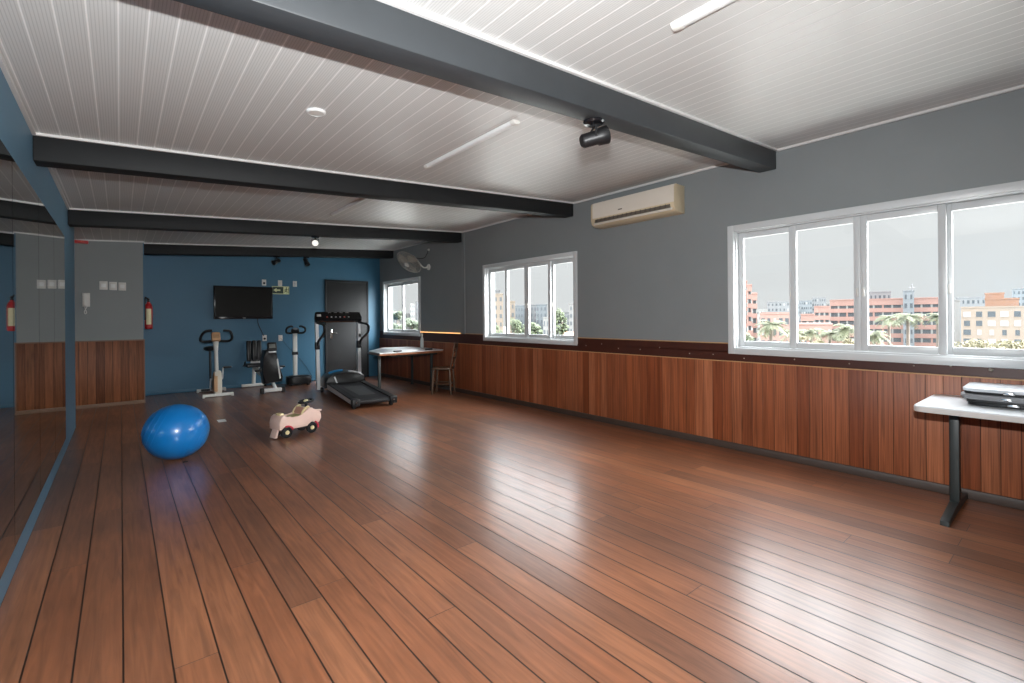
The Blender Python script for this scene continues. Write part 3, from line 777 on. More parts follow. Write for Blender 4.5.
# local: x forward, y left, z up
side = [(-.250, .10), (-.228, .085), (-.212, .130), (-.172, .152), (-.130, .128), (-.112, .085), (.075, .085), (.085, .125), (.120, .150), (.155, .130), (.168, .095), (.215, .105), (.240, .150), (.238, .200),
        (.215, .235), (.150, .262), (.090, .285), (.045, .250), (.010, .212), (-.045, .200), (-.110, .200), (-.150, .215), (-.175, .240), (-.205, .242), (-.235, .222), (-.252, .160)]
Mb = Matrix(((1, 0, 0, 0), (0, 0, 1, 0), (0, 1, 0, 0), (0, 0, 0, 1)))
MB().prism(side, -.105, .105, Mb, .014).build('body', M_pink, t)
seat = [(-.135, .200), (-.04, .197), (.02, .210), (.02, .217), (-.04, .206), (-.135, .209)]
MB().prism(seat, -.070, .070, Mb, .003).build('seat', M_lime, t)
mb = MB()
for s_ in (-1, 1): mb.tube(smooth_path([(.005, .085 * s_, .215), (.030, .085 * s_, .262), (.075, .085 * s_, .295), (.100, .08 * s_, .288)]), .011, 8)
mb.tube([(.055, -.085, .284), (.055, .085, .284)], .010, 8)
mb.build('windshield_frame', M_yellow, t)
MB().box((.055, 0, .245), (.075, .150, .075), .012, RY(.5)).build('dashboard', M_pink2, t)
mb = MB().tube([(.120, 0, .265), (.115, 0, .330)], [.020, .016], 12)
sg = mb.build('steering_column', M_black, t)
sq = Matrix.Translation((.113, 0, .345)) @ Matrix.Rotation(-.12, 4, 'Y')
mb = MB().tube([sq @ Vector((.075 * math.cos(2 * PI * k / 32), .075 * math.sin(2 * PI * k / 32), 0)) for k in range(32)], .011, 8, True)
for k in range(3): mb.tube([sq @ Vector((0, 0, -.005)), sq @ Vector((.07 * math.cos(2 * PI * k / 3 + .5), .07 * math.sin(2 * PI * k / 3 + .5), 0))], .010, 8)
st = mb.build('steering_wheel', M_black, t)
MB().lathe([(0, .016), (.018, .016), (.024, .008), (.024, -.01), (0, -.01)][::-1], 16, sq).build('horn_cap', M_yellow, st)
for xw in (-.170, .120):
    for s_ in (-1, 1):
        Mw = Matrix.Translation((xw, .095 * s_, .061)) @ Matrix.Rotation(-PI / 2 * s_, 4, 'X')
        wh = MB().lathe([(0, -.022), (.048, -.022), (.059, -.014), (.061, 0), (.059, .014), (.048, .022), (.036, .022), (.033, .016), (0, .016)], 28, Mw).build('wheel', M_rubber, t)
        MB().lathe([(0, .027), (.010, .027), (.021, .022), (.023, .0155), (0, .0155)][::-1], 18, Mw).build('hub_cap', M_yellow, wh)
        # mudguard
        gp = arc((xw, .110 * s_, .062), .066, math.radians(20), math.radians(105) if xw < 0 else math.radians(80), 8, (0, 2))
        if xw > 0: gp = arc((xw, .110 * s_, .062), .070, math.radians(-10), math.radians(60), 8, (0, 2))
        mb = MB()
        for p_, q_ in zip(gp, gp[1:]):
            d = Vector(q_) - Vector(p_); mb.box((Vector(p_) + Vector(q_)) / 2, (d.length * 1.25, .022, .016), .002, RY(-math.atan2(d.z, d.x)))
        mb.build('mudguard', M_toyred, t)
for s_ in (-1, 1):
    MB().box((.205, .085 * s_, .238), (.075, .04, .018), .006, RY(.1)).build('headlight_fin', M_pink, t)
MB().prism([(-.275, .012), (-.245, .10), (-.225, .10), (-.248, .012)], -.055, .055, Mb, .005).build('push_flap', M_pink, t)
MB().box((-.19, 0, .245), (.05, .09, .03), .010).build('rear_grip', M_yellow, t)
MB().box((0, 0, .085), (.30, .12, .03), .006).build('underbody', M_black, t)

# ------------------------------------------------------------------ treadmill   (local: y forward = away, x right)
TM = thing('treadmill', 'black and silver treadmill with wide console in front of the charcoal door', 'treadmill', (2.79, 6.48, 0), math.radians(-6.6))
Lt = 1.96; hwid = .268; K = .34
for s_ in (-1, 1):
    MB().hexa([(s_ * hwid - .045, .0, .065), (s_ * hwid + .045, .0, .065), (s_ * hwid + .045, Lt, .10), (s_ * hwid - .045, Lt, .10),
               (s_ * hwid - .045, .0, .125), (s_ * hwid + .045, .0, .125), (s_ * hwid + .045, Lt, .19), (s_ * hwid - .045, Lt, .19)]).build('side_frame', M_silver, TM)
    MB().hexa([(s_ * hwid - .048, .05, .125), (s_ * hwid + .047, .05, .125), (s_ * hwid + .047, Lt, .189), (s_ * hwid - .048, Lt, .189),
               (s_ * hwid - .048, .05, .142), (s_ * hwid + .040, .05, .142), (s_ * hwid + .040, Lt, .206), (s_ * hwid - .048, Lt, .206)]).build('foot_rail', M_rubber, TM)
    ec = MB().box((s_ * hwid, .02, .095), (.105, .11, .105), .014).build('end_cap', M_black, TM)
    MB().lathe([(0, 0), (.012, 0), (.010, .004), (0, .005)], 12, Matrix.Translation((s_ * hwid, -.036, .10)) @ Matrix.Rotation(PI / 2, 4, 'X')).build('bolt', M_chrome, ec)
    MB().box((s_ * hwid, .10, .025), (.05, .06, .05), .008).build('foot', M_rubber, TM)
    MB().lathe([(0, -.02), (.04, -.02), (.045, -.012), (.045, .012), (.04, .02), (0, .02)], 20, Matrix.Translation((s_ * .33, 1.62 + K, .045)) @ Matrix.Rotation(PI / 2, 4, 'Y')).build('transport_wheel', M_black, TM)
bz = lambda y: .128 + .064 * y / Lt
mb = MB()
for y0, y1, m_ in ((.01, .30, 0), (.30, 1.15, 0), (1.15, 1.30 + K, 0)):
    mb.hexa([(-.222, y0, bz(y0) - .02), (.222, y0, bz(y0) - .02), (.222, y1, bz(y1) - .02), (-.222, y1, bz(y1) - .02),
             (-.222, y0, bz(y0)), (.222, y0, bz(y0)), (.222, y1, bz(y1)), (-.222, y1, bz(y1))])
mb.tube([(-.222, .012, .095), (.222, .012, .095)], .030, 16)
bl = mb.build('belt', M_belt, TM)
MB().hexa([(-.12, .35, bz(.35) - .005), (.12, .35, bz(.35) - .005), (.15, 1.2, bz(1.2) - .005), (-.15, 1.2, bz(1.2) - .005),
           (-.12, .35, bz(.35) + .0015), (.12, .35, bz(.35) + .0015), (.15, 1.2, bz(1.2) + .0015), (-.15, 1.2, bz(1.2) + .0015)]).build('worn_patch', M_beltc, bl)
MB().box((0, .95, .075), (.50, 1.6, .035), .004).build('underframe', M_black, TM)
# motor cover: arch seen from behind
arch = [(-.33, .10)] + [(.33 * -math.cos(PI * k / 16), .19 + .165 * math.sin(PI * k / 16) ** .8) for k in range(17)] + [(.33, .10)]
My = Matrix(((1, 0, 0, 0), (0, 0, -1, 0), (0, 1, 0, 0), (0, 0, 0, 1)))
mb = MB(); mb.prism([(x, z) for x, z in arch], -1.78 - K, -1.30 - K, My, .02); mc = mb.build('motor_cover', M_black, TM)
mb = MB()
apts = [(.33 * -math.cos(PI * k / 16), .19 + .165 * math.sin(PI * k / 16) ** .8) for k in range(17)]
mb.tube([(x, 1.40 + K, z + .006) for x, z in apts[9:]], .018, 8); mb.build('silver_trim', M_silver, mc)
MB().tube([(x, 1.55 + K, z + .012) for x, z in apts[4:9]], .020, 8).build('blue_trim', M_skyblue, mc)
MB().box((-.17, 1.297 + K, .235), (.022, .01, .12), .002, RY(-.35)).build('silver_stripe', M_silver, mc)
# uprights, console, handrails
up = 2.13
for s_ in (-1, 1):
    MB().hexa([(s_ * .355 - .03, up - .045, .03), (s_ * .355 + .03, up - .045, .03), (s_ * .355 + .03, up + .045, .03), (s_ * .355 - .03, up + .045, .03),
               (s_ * .365 - .026, up + .04, 1.26), (s_ * .365 + .026, up + .04, 1.26), (s_ * .365 + .026, up + .11, 1.26), (s_ * .365 - .026, up + .11, 1.26)]).build('upright', M_silver, TM)
    pts = [(s_ * .365, up + .03, 1.205), (s_ * .365 + .005, up - .12, 1.195), (s_ * .365 + .01, up - .46, 1.175), (s_ * .365 + .01, up - .56, 1.12), (s_ * .365 + .01, up - .50, 1.03), (s_ * .365, up - .13, .90), (s_ * .363, up - .01, .81)]
    MB().tube(smooth_path(pts, 6), .021, 10).build('handrail', M_black, TM)
    MB().box((s_ * .362, up + .03, .80), (.075, .115, .13), .012).build('clamp', M_black, TM)
MB().tube([(-.35, up, .08), (.35, up, .08)], .03, 12).build('crossbar', M_silver, TM)
MB().box((.365, up - .03, .97), (.03, .05, .06), .008).build('bottle_clip', M_black, TM)
q = RX(.45)
cn_ = MB().prism([(-.400, -.085), (.400, -.085), (.410, -.02), (.39, .085), (.355, .098), (-.355, .098), (-.39, .085), (-.410, -.02)], -.035, .045, Matrix.Translation((0, up + .05, 1.295)) @ RX(math.radians(62)).to_4x4(), .012).build('console', M_blackgl, TM)
CM = Matrix.Translation((0, up + .05, 1.295)) @ RX(math.radians(62)).to_4x4()
def cbox(x, y, w, h, mat, nm): 
    m = MB(); m.box((x, y, .047), (w, h, .006), .001); bmesh.ops.transform(m.bm, matrix=CM, verts=m.bm.verts[:]); m.build(nm, mat, cn_)
cbox(0, .045, .34, .038, M_screen, 'display')
M_btn = P('console_button_grey', (.30, .30, .30), .4); M_btnr = P('console_button_red', (.42, .06, .04), .4)
for k in range(6): cbox(-.20 + k * .075, -.012, .026, .020, M_btnr if k in (0, 4) else M_btn, 'button')
for k in range(4): cbox(-.15 + k * .10, .075, .055, .006, M_btn, 'button')
cbox(-.335, .02, .07, .045, M_btn, 'sticker')

# ------------------------------------------------------------------ upright exercise bike
t = thing('upright_exercise_bike', 'white and tan upright exercise bike with black loop handlebars by the blue wall', 'exercise bike', (1.235, 9.14, -.0))
MB().span((-.220, -.030, .012), (.220, .030, .060), .010).build('foot_bar', M_offwhite, t)
MB().span((-.220, .72, .012), (.220, .78, .058), .010).build('foot_bar', M_offwhite, t)
for y in (0, .75):
    for s_ in (-1, 1): MB().box((s_ * .205, y, .010), (.035, .066, .020), .005).build('foot_cap', M_offwhite, t)
MB().tube([(.0, .02, .06), (.01, .35, .10), (.01, .74, .05)], .028, 10).build('main_beam', M_cream, t)
hs = [(-.02, .05), (.26, .05), (.33, .12), (.34, .22), (.29, .32), (.16, .40), (.07, .43), (.02, .40), (-.03, .24)]
Mbk = Matrix(((0, 0, 1, 0), (1, 0, 0, 0), (0, 1, 0, 0), (0, 0, 0, 1)))
hsng = MB().prism(hs, -.052, .058, Mbk, .03).build('flywheel_housing', M_cream, t)
MB().prism([(x * .7 - .03, z * .8 + .06) for x, z in hs], -.060, -.048, Mbk, .004).build('side_panel', M_tan, hsng)
MB().box((-.030, -.030, .22), (.040, .020, .26), .006).build('front_panel', M_tan, hsng)
MB().tube([(-.01, .06, .38), (-.01, .13, .78), (-.01, .17, .98)], [.028, .028, .028], 12).build('head_post', M_offwhite, t)
MB().tube([(-.01, .125, .76), (-.01, .155, .92)], [.030, .044], 12).build('post_collar', M_offwhite, t)
cs = MB().box((-.01, .13, .985), (.125, .09, .15), .02, RX(-.3)).build('console', M_tan, t)
MB().box((-.01, .083, 1.0), (.085, .008, .06), .002, RX(-.3)).build('display', P('amber_display', (.40, .24, .12), .3), cs)
for s_ in (-1, 1):
    pts = [(-.01 + s_ * .05, .19, .915), (-.01 + s_ * .18, .16, .91), (-.01 + s_ * .225, .08, .95), (-.01 + s_ * .21, .0, 1.03), (-.01 + s_ * .165, -.06, 1.085), (-.01 + s_ * .08, -.07, 1.095)]
    MB().tube(smooth_path(pts, 6), .020, 10).build('handlebar', M_rubber, t)
sd = MB().ball((-.06, .46, .78), (.09, .13, .045), 20); sd.build('saddle', M_vinyl, t)
MB().tube([(-.05, .44, .25), (-.055, .46, .77)], .018, 10).build('saddle_post', M_black, t)
MB().tube([(-.06, .40, .25), (.01, .35, .10)], .02, 10).build('saddle_stay', M_black, t)
MB().tube([(-.09, .16, .28), (.09, .16, .28)], .014, 8).tube([(.085, .16, .28), (.10, .20, .46)], .011, 8).tube([(-.085, .16, .28), (-.10, .12, .12)], .011, 8).build('crank', M_silver, t)
MB().box((.165, .20, .465), (.12, .08, .028), .006).build('pedal', M_black, t)
MB().box((-.165, .12, .115), (.12, .08, .028), .006).build('pedal', M_black, t)

# ------------------------------------------------------------------ recumbent bike
t = thing('recumbent_exercise_bike', 'black recumbent exercise bike with padded backrest against the blue wall', 'exercise bike', (2.02, 8.97, 0))
MB().span((-.145, -.04, .025), (.145, .04, .085), .012).build('front_foot_bar', M_offwhite, t)
for s_ in (-1, 1): MB().box((s_ * .165, 0, .05), (.055, .10, .10), .014).build('front_foot_cap', M_black, t)
MB().span((-.30, .98, .02), (.08, 1.04, .07), .010).build('rear_foot_bar', M_offwhite, t)
MB().box((.095, 1.01, .04), (.04, .08, .08), .01).build('rear_foot_cap', M_black, t)
MB().tube([(.05, .02, .07), (.0, .10, .24)], .028, 12).build('front_stem', M_silver, t)
MB().tube([(.0, .16, .22), (-.04, .55, .25), (-.08, .98, .36)], .035, 12).build('rail', M_offwhite, t)
MB().tube([(-.10, 1.01, .06), (-.09, 1.00, .42)], .032, 12).build('rear_post', M_offwhite, t)
hp = [(-.145, .17), (.14, .20), (.155, .28), (.075, .55), (.045, .78), (-.13, .74), (-.155, .60), (-.165, .35)]
Mfr = Matrix(((1, 0, 0, 0), (0, 0, 1, 0), (0, 1, 0, 0), (0, 0, 0, 1)))
hsng = MB().prism(hp, -.07, .16, Mfr, .03).build('drive_housing', M_vinyl, t)
MB().prism([(.095, .24), (.118, .26), (.068, .60), (.050, .58)], -.078, -.055, Mfr, .004).build('pale_stripe', M_offwhite, hsng)
cs = MB().box((-.015, -.03, .80), (.145, .09, .15), .022, RX(-.35)).build('console', M_black, t)
MB().box((-.02, -.077, .815), (.10, .008, .07), .002, RX(-.35)).build('display', P('dim_display', (.16, .17, .16), .25), cs)
MB().box((-.02, -.062, .715), (.12, .06, .03), .008).build('console_neck', M_silver, t)
br = MB()
for k in range(3): br.box((-.175 + k * .085, 1.0 - .02 * (k == 1), .685), (.086, .055, .39), .024, RX(-.10), 3)
br.build('backrest', M_vinyl, t)
MB().box((-.10, .86, .43), (.33, .34, .055), .02).build('seat', M_vinyl, t)
MB().box((-.05, 1.015, .475), (.20, .03, .05), .006).box((.02, .9, .385), (.14, .10, .05), .006).build('seat_bracket', M_offwhite, t)
for s_ in (-1, 1): MB().tube(smooth_path([(-.10 + s_ * .17, .98, .42), (-.10 + s_ * .19, .80, .44), (-.10 + s_ * .19, .70, .52)]), .013, 8).build('seat_handle', M_black, t)
MB().tube([(-.17, .05, .42), (.17, .05, .42)], .012, 8).build('crank_axle', M_silver, t)
MB().box((-.22, .0, .40), (.10, .08, .03), .006).build('pedal', M_black, t)
MB().box((.185, .10, .44), (.07, .08, .03), .006).build('pedal', M_black, t)

# ------------------------------------------------------------------ vibration platform
t = thing('vibration_platform', 'vibration platform with white column and black handlebars beside the door', 'exercise machine', (2.685, 9.80, 0), math.radians(-8))
MB().prism(rounded(-.235, -.20, .205, .20, .10), .03, .165, None, .03).build('platform', M_black, t)
MB().prism(rounded(-.19, -.17, .16, .10, .07), .164, .172, None, .002).build('standing_mat', M_rubber, t)
for sx in (-1, 1):
    for sy in (-1, 1): MB().lathe([(0, 0), (.03, 0), (.026, .035), (0, .035)], 14, Matrix.Translation((sx * .16 - .015, sy * .14, 0))).build('foot', M_rubber, t)
MB().box((-.06, .12, .58), (.078, .07, .86), .016).build('column', M_offwhite, t)
MB().box((-.06, .12, .605), (.11, .09, .065), .016).build('collar', M_black, t)
cs = MB().box((-.06, .09, 1.045), (.15, .12, .075), .03, RX(.5)).build('console', M_black, t)
MB().lathe([(0, .004), (.04, .004), (.045, 0), (0, 0)][::-1], 16, Matrix.Translation((-.06, .055, 1.085)) @ RX(.5).to_4x4()).build('display', M_case, cs)
for s_ in (-1, 1):
    pts = [(-.06 + s_ * .03, .12, 1.01), (-.06 + s_ * .12, .08, 1.00), (-.06 + s_ * .165, .0, 1.03), (-.06 + s_ * .16, -.05, 1.10), (-.06 + s_ * .10, -.06, 1.135), (-.06 + s_ * .06, -.04, 1.13)]
    MB().tube(smooth_path(pts, 6), .019, 10).build('handlebar', M_rubber, t)
MB().tube(smooth_path([(.25, .1, .06), (.36, .2, .02), (.44, .26, .008)]), .006, 6).build('power_lead', M_black, t)
MB().tube(smooth_path([(2.43, YB - .012, .90), (2.60, YB - .010, .68), (2.84, YB - .010, .40), (3.02, YB - .010, .10)]), .003, 6).build('thin_cable', M_black, label='thin dark cable running down the blue wall beside the vibration platform', category='cable')

# ------------------------------------------------------------------ far table
t = thing('far_table', 'white-topped table with orange wood edge beneath the small far window', 'table', (3.84, 7.70, 0))
tp = [(-.64, -.464), (.52, -.45), (.585, -.40), (.60, .70), (.52, .84), (.03, .92), (-.528, .22)]
MB().prism(tp, .700, .715, None, .003).build('tabletop', M_tabletop, t)
MB().prism([(x * .994, y * .994) for x, y in tp], .665, .7005, None, .004).build('edge', M_wood, t)
for x, y in ((-.565, -.28), (.37, -.35), (-.15, .66), (.50, .62)):
    MB().span((x - .02, y - .02, .02), (x + .02, y + .02, .67), .004).box((x, y, .012), (.05, .05, .025), .006).build('leg', M_iron, t)
MB().span((-.40, -.34, .63), (.50, .60, .665), .004).build('apron', M_iron, t)
t = thing('spray_bottle', 'slim cloudy bottle standing on the far table by the wall', 'bottle', (4.33, 7.90, .715))
MB().lathe([(0, 0), (.030, 0), (.034, .01), (.034, .14), (.028, .18), (.014, .21), (.014, .225), (0, .225)], 20).build('body', M_bottle, t)
MB().lathe([(0, .224), (.017, .224), (.017, .262), (.008, .285), (0, .285)], 16).build('cap', M_offwhite, t)
t = thing('remote_control', 'small dark remote lying at the left of the far table top', 'remote', (3.56, 7.33, .715), .3)
MB().box((0, 0, .011), (.16, .045, .022), .008).build('case', M_black, t)
MB().box((-.02, 0, .0225), (.08, .028, .003), .001).build('keypad', M_case, t)
t = thing('phone_case', 'dark flat pouch at the wall end of the far table', 'pouch', (4.16, 7.36, .715), -.2)
MB().box((0, 0, .014), (.13, .07, .028), .010).build('pouch', M_black, t)
MB().box((0, -.01, .0285), (.11, .045, .004), .001).build('flap', M_case, t)

# ------------------------------------------------------------------ small wooden chair
t = thing('wooden_chair', 'small brown wooden chair at the far table against the wainscot', 'chair', (4.215, 6.96, 0), math.radians(46))
# local: y forward (faces the table)
MB().prism(rounded(-.17, -.17, .17, .17, .05), .415, .440, None, .006).build('seat', M_stool, t)
for x, y in ((-.135, .135), (.135, .135), (-.135, -.135), (.135, -.135)):
    top = Vector((x, y, .417)); bot = Vector((x * 1.18, y * 1.18, 0))
    MB().tube([bot, bot.lerp(top, .12), bot.lerp(top, .5), bot.lerp(top, .8), top], [.013, .016, .020, .018, .015], 10).build('leg', M_stool, t)
for a, b in (((-.15, .15), (.15, .15)), ((-.15, -.15), (.15, -.15)), ((-.15, .15), (-.15, -.15)), ((.15, .15), (.15, -.15))):
    MB().tube([(a[0], a[1], .17), ((a[0] + b[0]) / 2, (a[1] + b[1]) / 2, .17), (b[0], b[1], .17)], [.009, .012, .009], 8).build('stretcher', M_stool, t)
for x in (-.13, .13):
    MB().tube([(x, -.145, .43), (x * 1.03, -.185, .62), (x * 1.05, -.225, .85)], [.015, .014, .013], 8).build('back_post', M_stool, t)
for z, y in ((.80, -.213), (.72, -.20), (.60, -.18)):
    MB().box((0, y, z), (.27, .016, .085 if z > .75 else .03), .006, RX(.15)).build('back_slat', M_stool, t)

# ------------------------------------------------------------------ white table near the right edge
t = thing('pedestal_table', 'white laminate table on dark pedestal legs under the wide window', 'table', (4.13, -.10, 0))
tp = rounded(-.335, -.92, .345, .80, .045)
MB().prism(tp, .668, .700, None, .004).build('tabletop', M_tabletop, t)
MB().prism(rounded(-.338, -.923, .348, .803, .046), .664, .694, None, .003).build('edge_band', M_tabedge, t)
for y in (.655, -.78):
    MB().box((0.02, y, .36), (.062, .050, .61), .006).build('column', M_iron, t)
    MB().box((.02, y, .660), (.40, .09, .010), .002).build('top_plate', M_iron, t)
    ft = MB().prism([(-.345, .0), (-.345, .028), (-.32, .036), (-.05, .062), (.09, .062), (.33, .040), (.345, .030), (.345, .0), (.31, .0), (.29, .014), (-.27, .014), (-.29, .0)], y - .022, y + .022, Mfr, .004)
    ft.build('foot', M_iron, t)

# stack of flat folding cases
def case(z, h, dx, dy, body, lid, label, rot):
    t = thing('flat_case', label, 'case', (4.245 + dx, .205 + dy, z), rot, 'flat cases stacked on the white table')
    MB().prism(rounded(-.20, -.30, .20, .30, .045), .003, h * .55, None, .006).build('base', body, t)
    MB().prism(rounded(-.205, -.305, .205, .305, .045), h * .50, h, None, .008).build('lid', lid, t)
    MB().box((-.207, .10, h * .5), (.012, .05, h * .4), .003).build('clasp', M_chrome, t)
    MB().box((-.207, -.10, h * .5), (.012, .05, h * .4), .003).build('clasp', M_chrome, t)
    for sx in (-1, 1):
        for sy in (-1, 1): MB().box((sx * .15, sy * .25, .002), (.03, .03, .004), .001).build('foot', M_rubber, t)
case(.700, .036, 0.01, -.015, M_black, M_black, 'black flat case at the bottom of the stack on the white table', .02)
case(.736, .034, -.006, .005, M_case, M_case, 'grey flat case in the middle of the stack on the white table', -.02)
case(.770, .036, .008, 0, M_black, M_casew, 'white-topped flat case at the top of the stack on the white table', .01)
#EXTERIOR
# ------------------------------------------------------------------ the town outside the windows
def ray(px, py):
    a, b = px - W_PX / 2, py - CY
    u = a * math.cos(ROLL) - b * math.sin(ROLL); v = a * math.sin(ROLL) + b * math.cos(ROLL)
    return vF + vR * (u / F_PX) - vU * (v / F_PX)
def out(px, py, D): return Vector((0, 0, CAM_H)) + ray(px, py) * D
GZ = -20.0
struct('ground', MB().span((15, -400, GZ - .5), (900, 900, GZ)), P('town_ground', (.36, .36, .34), .9, var=.3, scale=.05))
M_bp = P('pink_render', (.19, .112, .094), .8, var=.06, scale=.3)  # distance haze mixed into the pink as grey-white
M_bw = P('pale_render', (.15, .148, .143), .8, var=.05, scale=.3)
M_bg = P('grey_render', (.115, .118, .123), .8, var=.06, scale=.3)
M_bbl = P('bluegrey_render', (.108, .118, .127), .8, var=.06, scale=.3)
M_bbe = P('beige_render', (.165, .132, .105), .8, var=.05, scale=.3)
M_bor = P('orange_brick', (.18, .10, .063), .8, var=.08, scale=.5)
M_bwin = P('far_window_glass', (.05, .056, .062), .25, var=.2, scale=2)
M_bshut = P('white_shutter', (.20, .197, .193), .6, var=.05)
M_roofr = P('red_roof', (.26, .085, .055), .8, var=.1, scale=1)
def block(name, label, px0, px1, ytop, D, depth, mat, floors=0, cols=0, ybot=None, style='grid', cat='building', winmat=None, fh=2.9, shut=0.0, group=None, roof=True, seed=1):
    c = out((px0 + px1) / 2, ytop, D); dv = Vector((c.x, c.y, 0)).normalized(); xv = Vector((dv.y, -dv.x, 0))
    def hit(px):
        r_ = ray(px, ytop); k_ = (c.x * dv.x + c.y * dv.y) / (r_.x * dv.x + r_.y * dv.y); return Vector((r_.x * k_, r_.y * k_, c.z))
    a, b = hit(px0), hit(px1)
    wdt = (b - a).length; top = min(a.z, b.z); bot = GZ if ybot is None else out((px0 + px1) / 2, ybot, D).z
    t = thing(name, label, cat, (a.x, a.y, bot), 0, group); t.rotation_euler = (0, 0, math.atan2(xv.y, xv.x))
    h = top - bot; rr = random.Random(seed)
    ins = .35 if style == 'band' else 0
    MB().span((0, ins, 0), (wdt, depth, h)).build('wall', M_bwin if style == 'band' else mat, t)
    if roof:
        MB().span((-.12, -.12, h), (wdt + .12, depth + .12, h + .35)).span((.3, .3, h + .3), (wdt - .3, depth - .3, h + .4)).build('parapet', mat, t)
    if style == 'band':
        for k in range(floors + 1):
            z1 = h - k * fh; z0 = z1 - fh * (.50 if k else .65)
            if z1 <= 0: break
            MB().span((-.05, 0, z0), (wdt + .05, depth - .1, z1)).build('spandrel', mat, t)
            for j in range(cols + 1):
                x = wdt * j / max(cols, 1)
                MB().span((max(0, x - .25), .12, z0 - fh * .52), (min(wdt, x + .25), .4, z0)).build('pier', M_bw if (j + k) % 3 else mat, t)
    else:
        for k in range(floors):
            z1 = h - 1.0 - k * fh
            for j in range(cols):
                cw = wdt / cols; ww = cw * rr.choice((.34, .5, .62)); xc = (j + .5) * cw
                f = MB().span((xc - ww / 2, -.05, z1 - 1.45), (xc + ww / 2, .06, z1)).build('window', M_bshut if rr.random() < shut else (winmat or M_bwin), t)
                MB().span((xc - ww / 2 - .1, -.10, z1 - 1.6), (xc + ww / 2 + .1, .02, z1 - 1.46)).build('sill', mat, f)
    return t
# stepped pink tower at the left pane of the wide window
block('apartment_tower', 'tall slim pink banded tower at the left edge of the wide window, uppermost step', 736, 747, 282, 140, 9, M_bp, 7, 2, style='band', fh=2.45)
block('apartment_tower', 'middle step of the pink banded tower at the left edge of the wide window', 747.3, 751.6, 285.5, 130, 8, M_bp, 7, 1, style='band', fh=2.45)
block('apartment_tower', 'lowest step of the pink banded tower at the left edge of the wide window', 751.9, 757, 294, 120, 7, M_bp, 7, 1, style='band', fh=2.45)
# long pink and white banded block
block('banded_block', 'long pink banded building across the middle panes of the wide window', 830, 942, 299.5, 160, 18, M_bp, 9, 12, style='band', fh=2.85)
block('banded_block', 'second step down at the left end of the long pink banded building', 814.3, 829.5, 307, 158, 10, M_bp, 6, 3, style='band', fh=2.85)
block('banded_block', 'lowest pink step at the left end of the long pink banded building', 801, 814, 315, 144, 9, M_bp, 4, 2, style='band', fh=2.85)
block('lift_tower', 'blue-grey lift tower rising in front of the long pink building', 903, 914, 291.5, 152, 3, M_bbl, 10, 2, fh=2.8)
mb = MB(); p_ = out(912, 292, 158); mb.tube([p_, p_ + Vector((0, 0, 2.6))], .18, 6).tube([p_ + Vector((-.9, .6, 1.5)), p_ + Vector((.9, -.6, 1.5))], .10, 6)
mb.build('roof_antenna', M_bg, label='small antenna on the blue-grey lift tower of the pink building', category='antenna')
block('roof_plant', 'dark grey plant room on the roof of the long pink building', 869, 891, 292.5, 168, 6, M_bg, 1, 5, ybot=299.5, fh=2.0)
# beige building with an orange penthouse
block('beige_building', 'beige building with scattered windows in the right pane of the wide window', 961, 1052, 307.5, 125, 16, M_bbe, 5, 7, fh=2.45, shut=.35, seed=5)
block('side_wing', 'pale windowless wing left of the beige building behind the window stile', 951, 960, 301, 150, 10, M_bw, 0, 0)
block('penthouse', 'orange brick upper storey on the roof of the beige building', 985, 1019, 299.5, 128, 7, M_bor, 0, 0, ybot=306.2)
block('penthouse', 'taller orange brick lift room on the orange upper storey', 985, 1004, 294, 130, 4, M_bor, 0, 0, ybot=298.2)
block('grey_tower', 'pale grey apartment block rising behind the beige building', 956, 986, 298, 210, 14, M_bg, 5, 6, fh=3.0)
block('glass_tower', 'blue-grey tower behind the orange storey at the right edge of the window', 1012, 1040, 289, 240, 16, M_bbl, 6, 6, fh=3.0)
# skyline behind the stepped blocks
sky_specs = [(757, 768, 310, 'low pale house roofs beside the pink stepped tower', M_bw), (767, 790, 302, 'broad pale grey block on the skyline between pink tower and pink building', M_bg),
             (789, 800, 305, 'blue-grey block on the skyline behind the first window stile', M_bbl), (799, 812, 301, 'slim blue-grey block on the skyline left of the pink building', M_bbl),
             (812, 826, 298, 'pale grey block with roof plant on the skyline left of the pink building', M_bg), (826, 850, 303, 'low white block on the skyline behind the pink building steps', M_bw)]
for i, (a, b, y, lab, m) in enumerate(sky_specs):
    block('skyline_block', lab, a, b, y, 300 + 14 * i, 20, m, 6, 6, fh=3.4, seed=i, shut=.2)
block('low_house', 'low terracotta-roofed house behind the palms in the second pane', 797, 832, 325, 110, 8, M_bp, 2, 6, fh=2.6, seed=4, shut=.3)
block('low_house', 'low rose house behind the tall palm in the left pane', 760, 790, 314, 112, 9, M_bp, 3, 5, fh=2.6, seed=6, shut=.3)
M_tan2 = P('shaded_beige_render', (.098, .078, .060), .8, var=.06, scale=.3)  # darker render copies: shade put into colour where the sky glow overlights them
M_gry2 = P('shaded_grey_render', (.066, .068, .071), .8, var=.06, scale=.3)
M_blu2 = P('shaded_bluegrey_render', (.060, .068, .075), .8, var=.06, scale=.3)
M_wht2 = P('shaded_white_render', (.105, .104, .102), .8, var=.06, scale=.3)
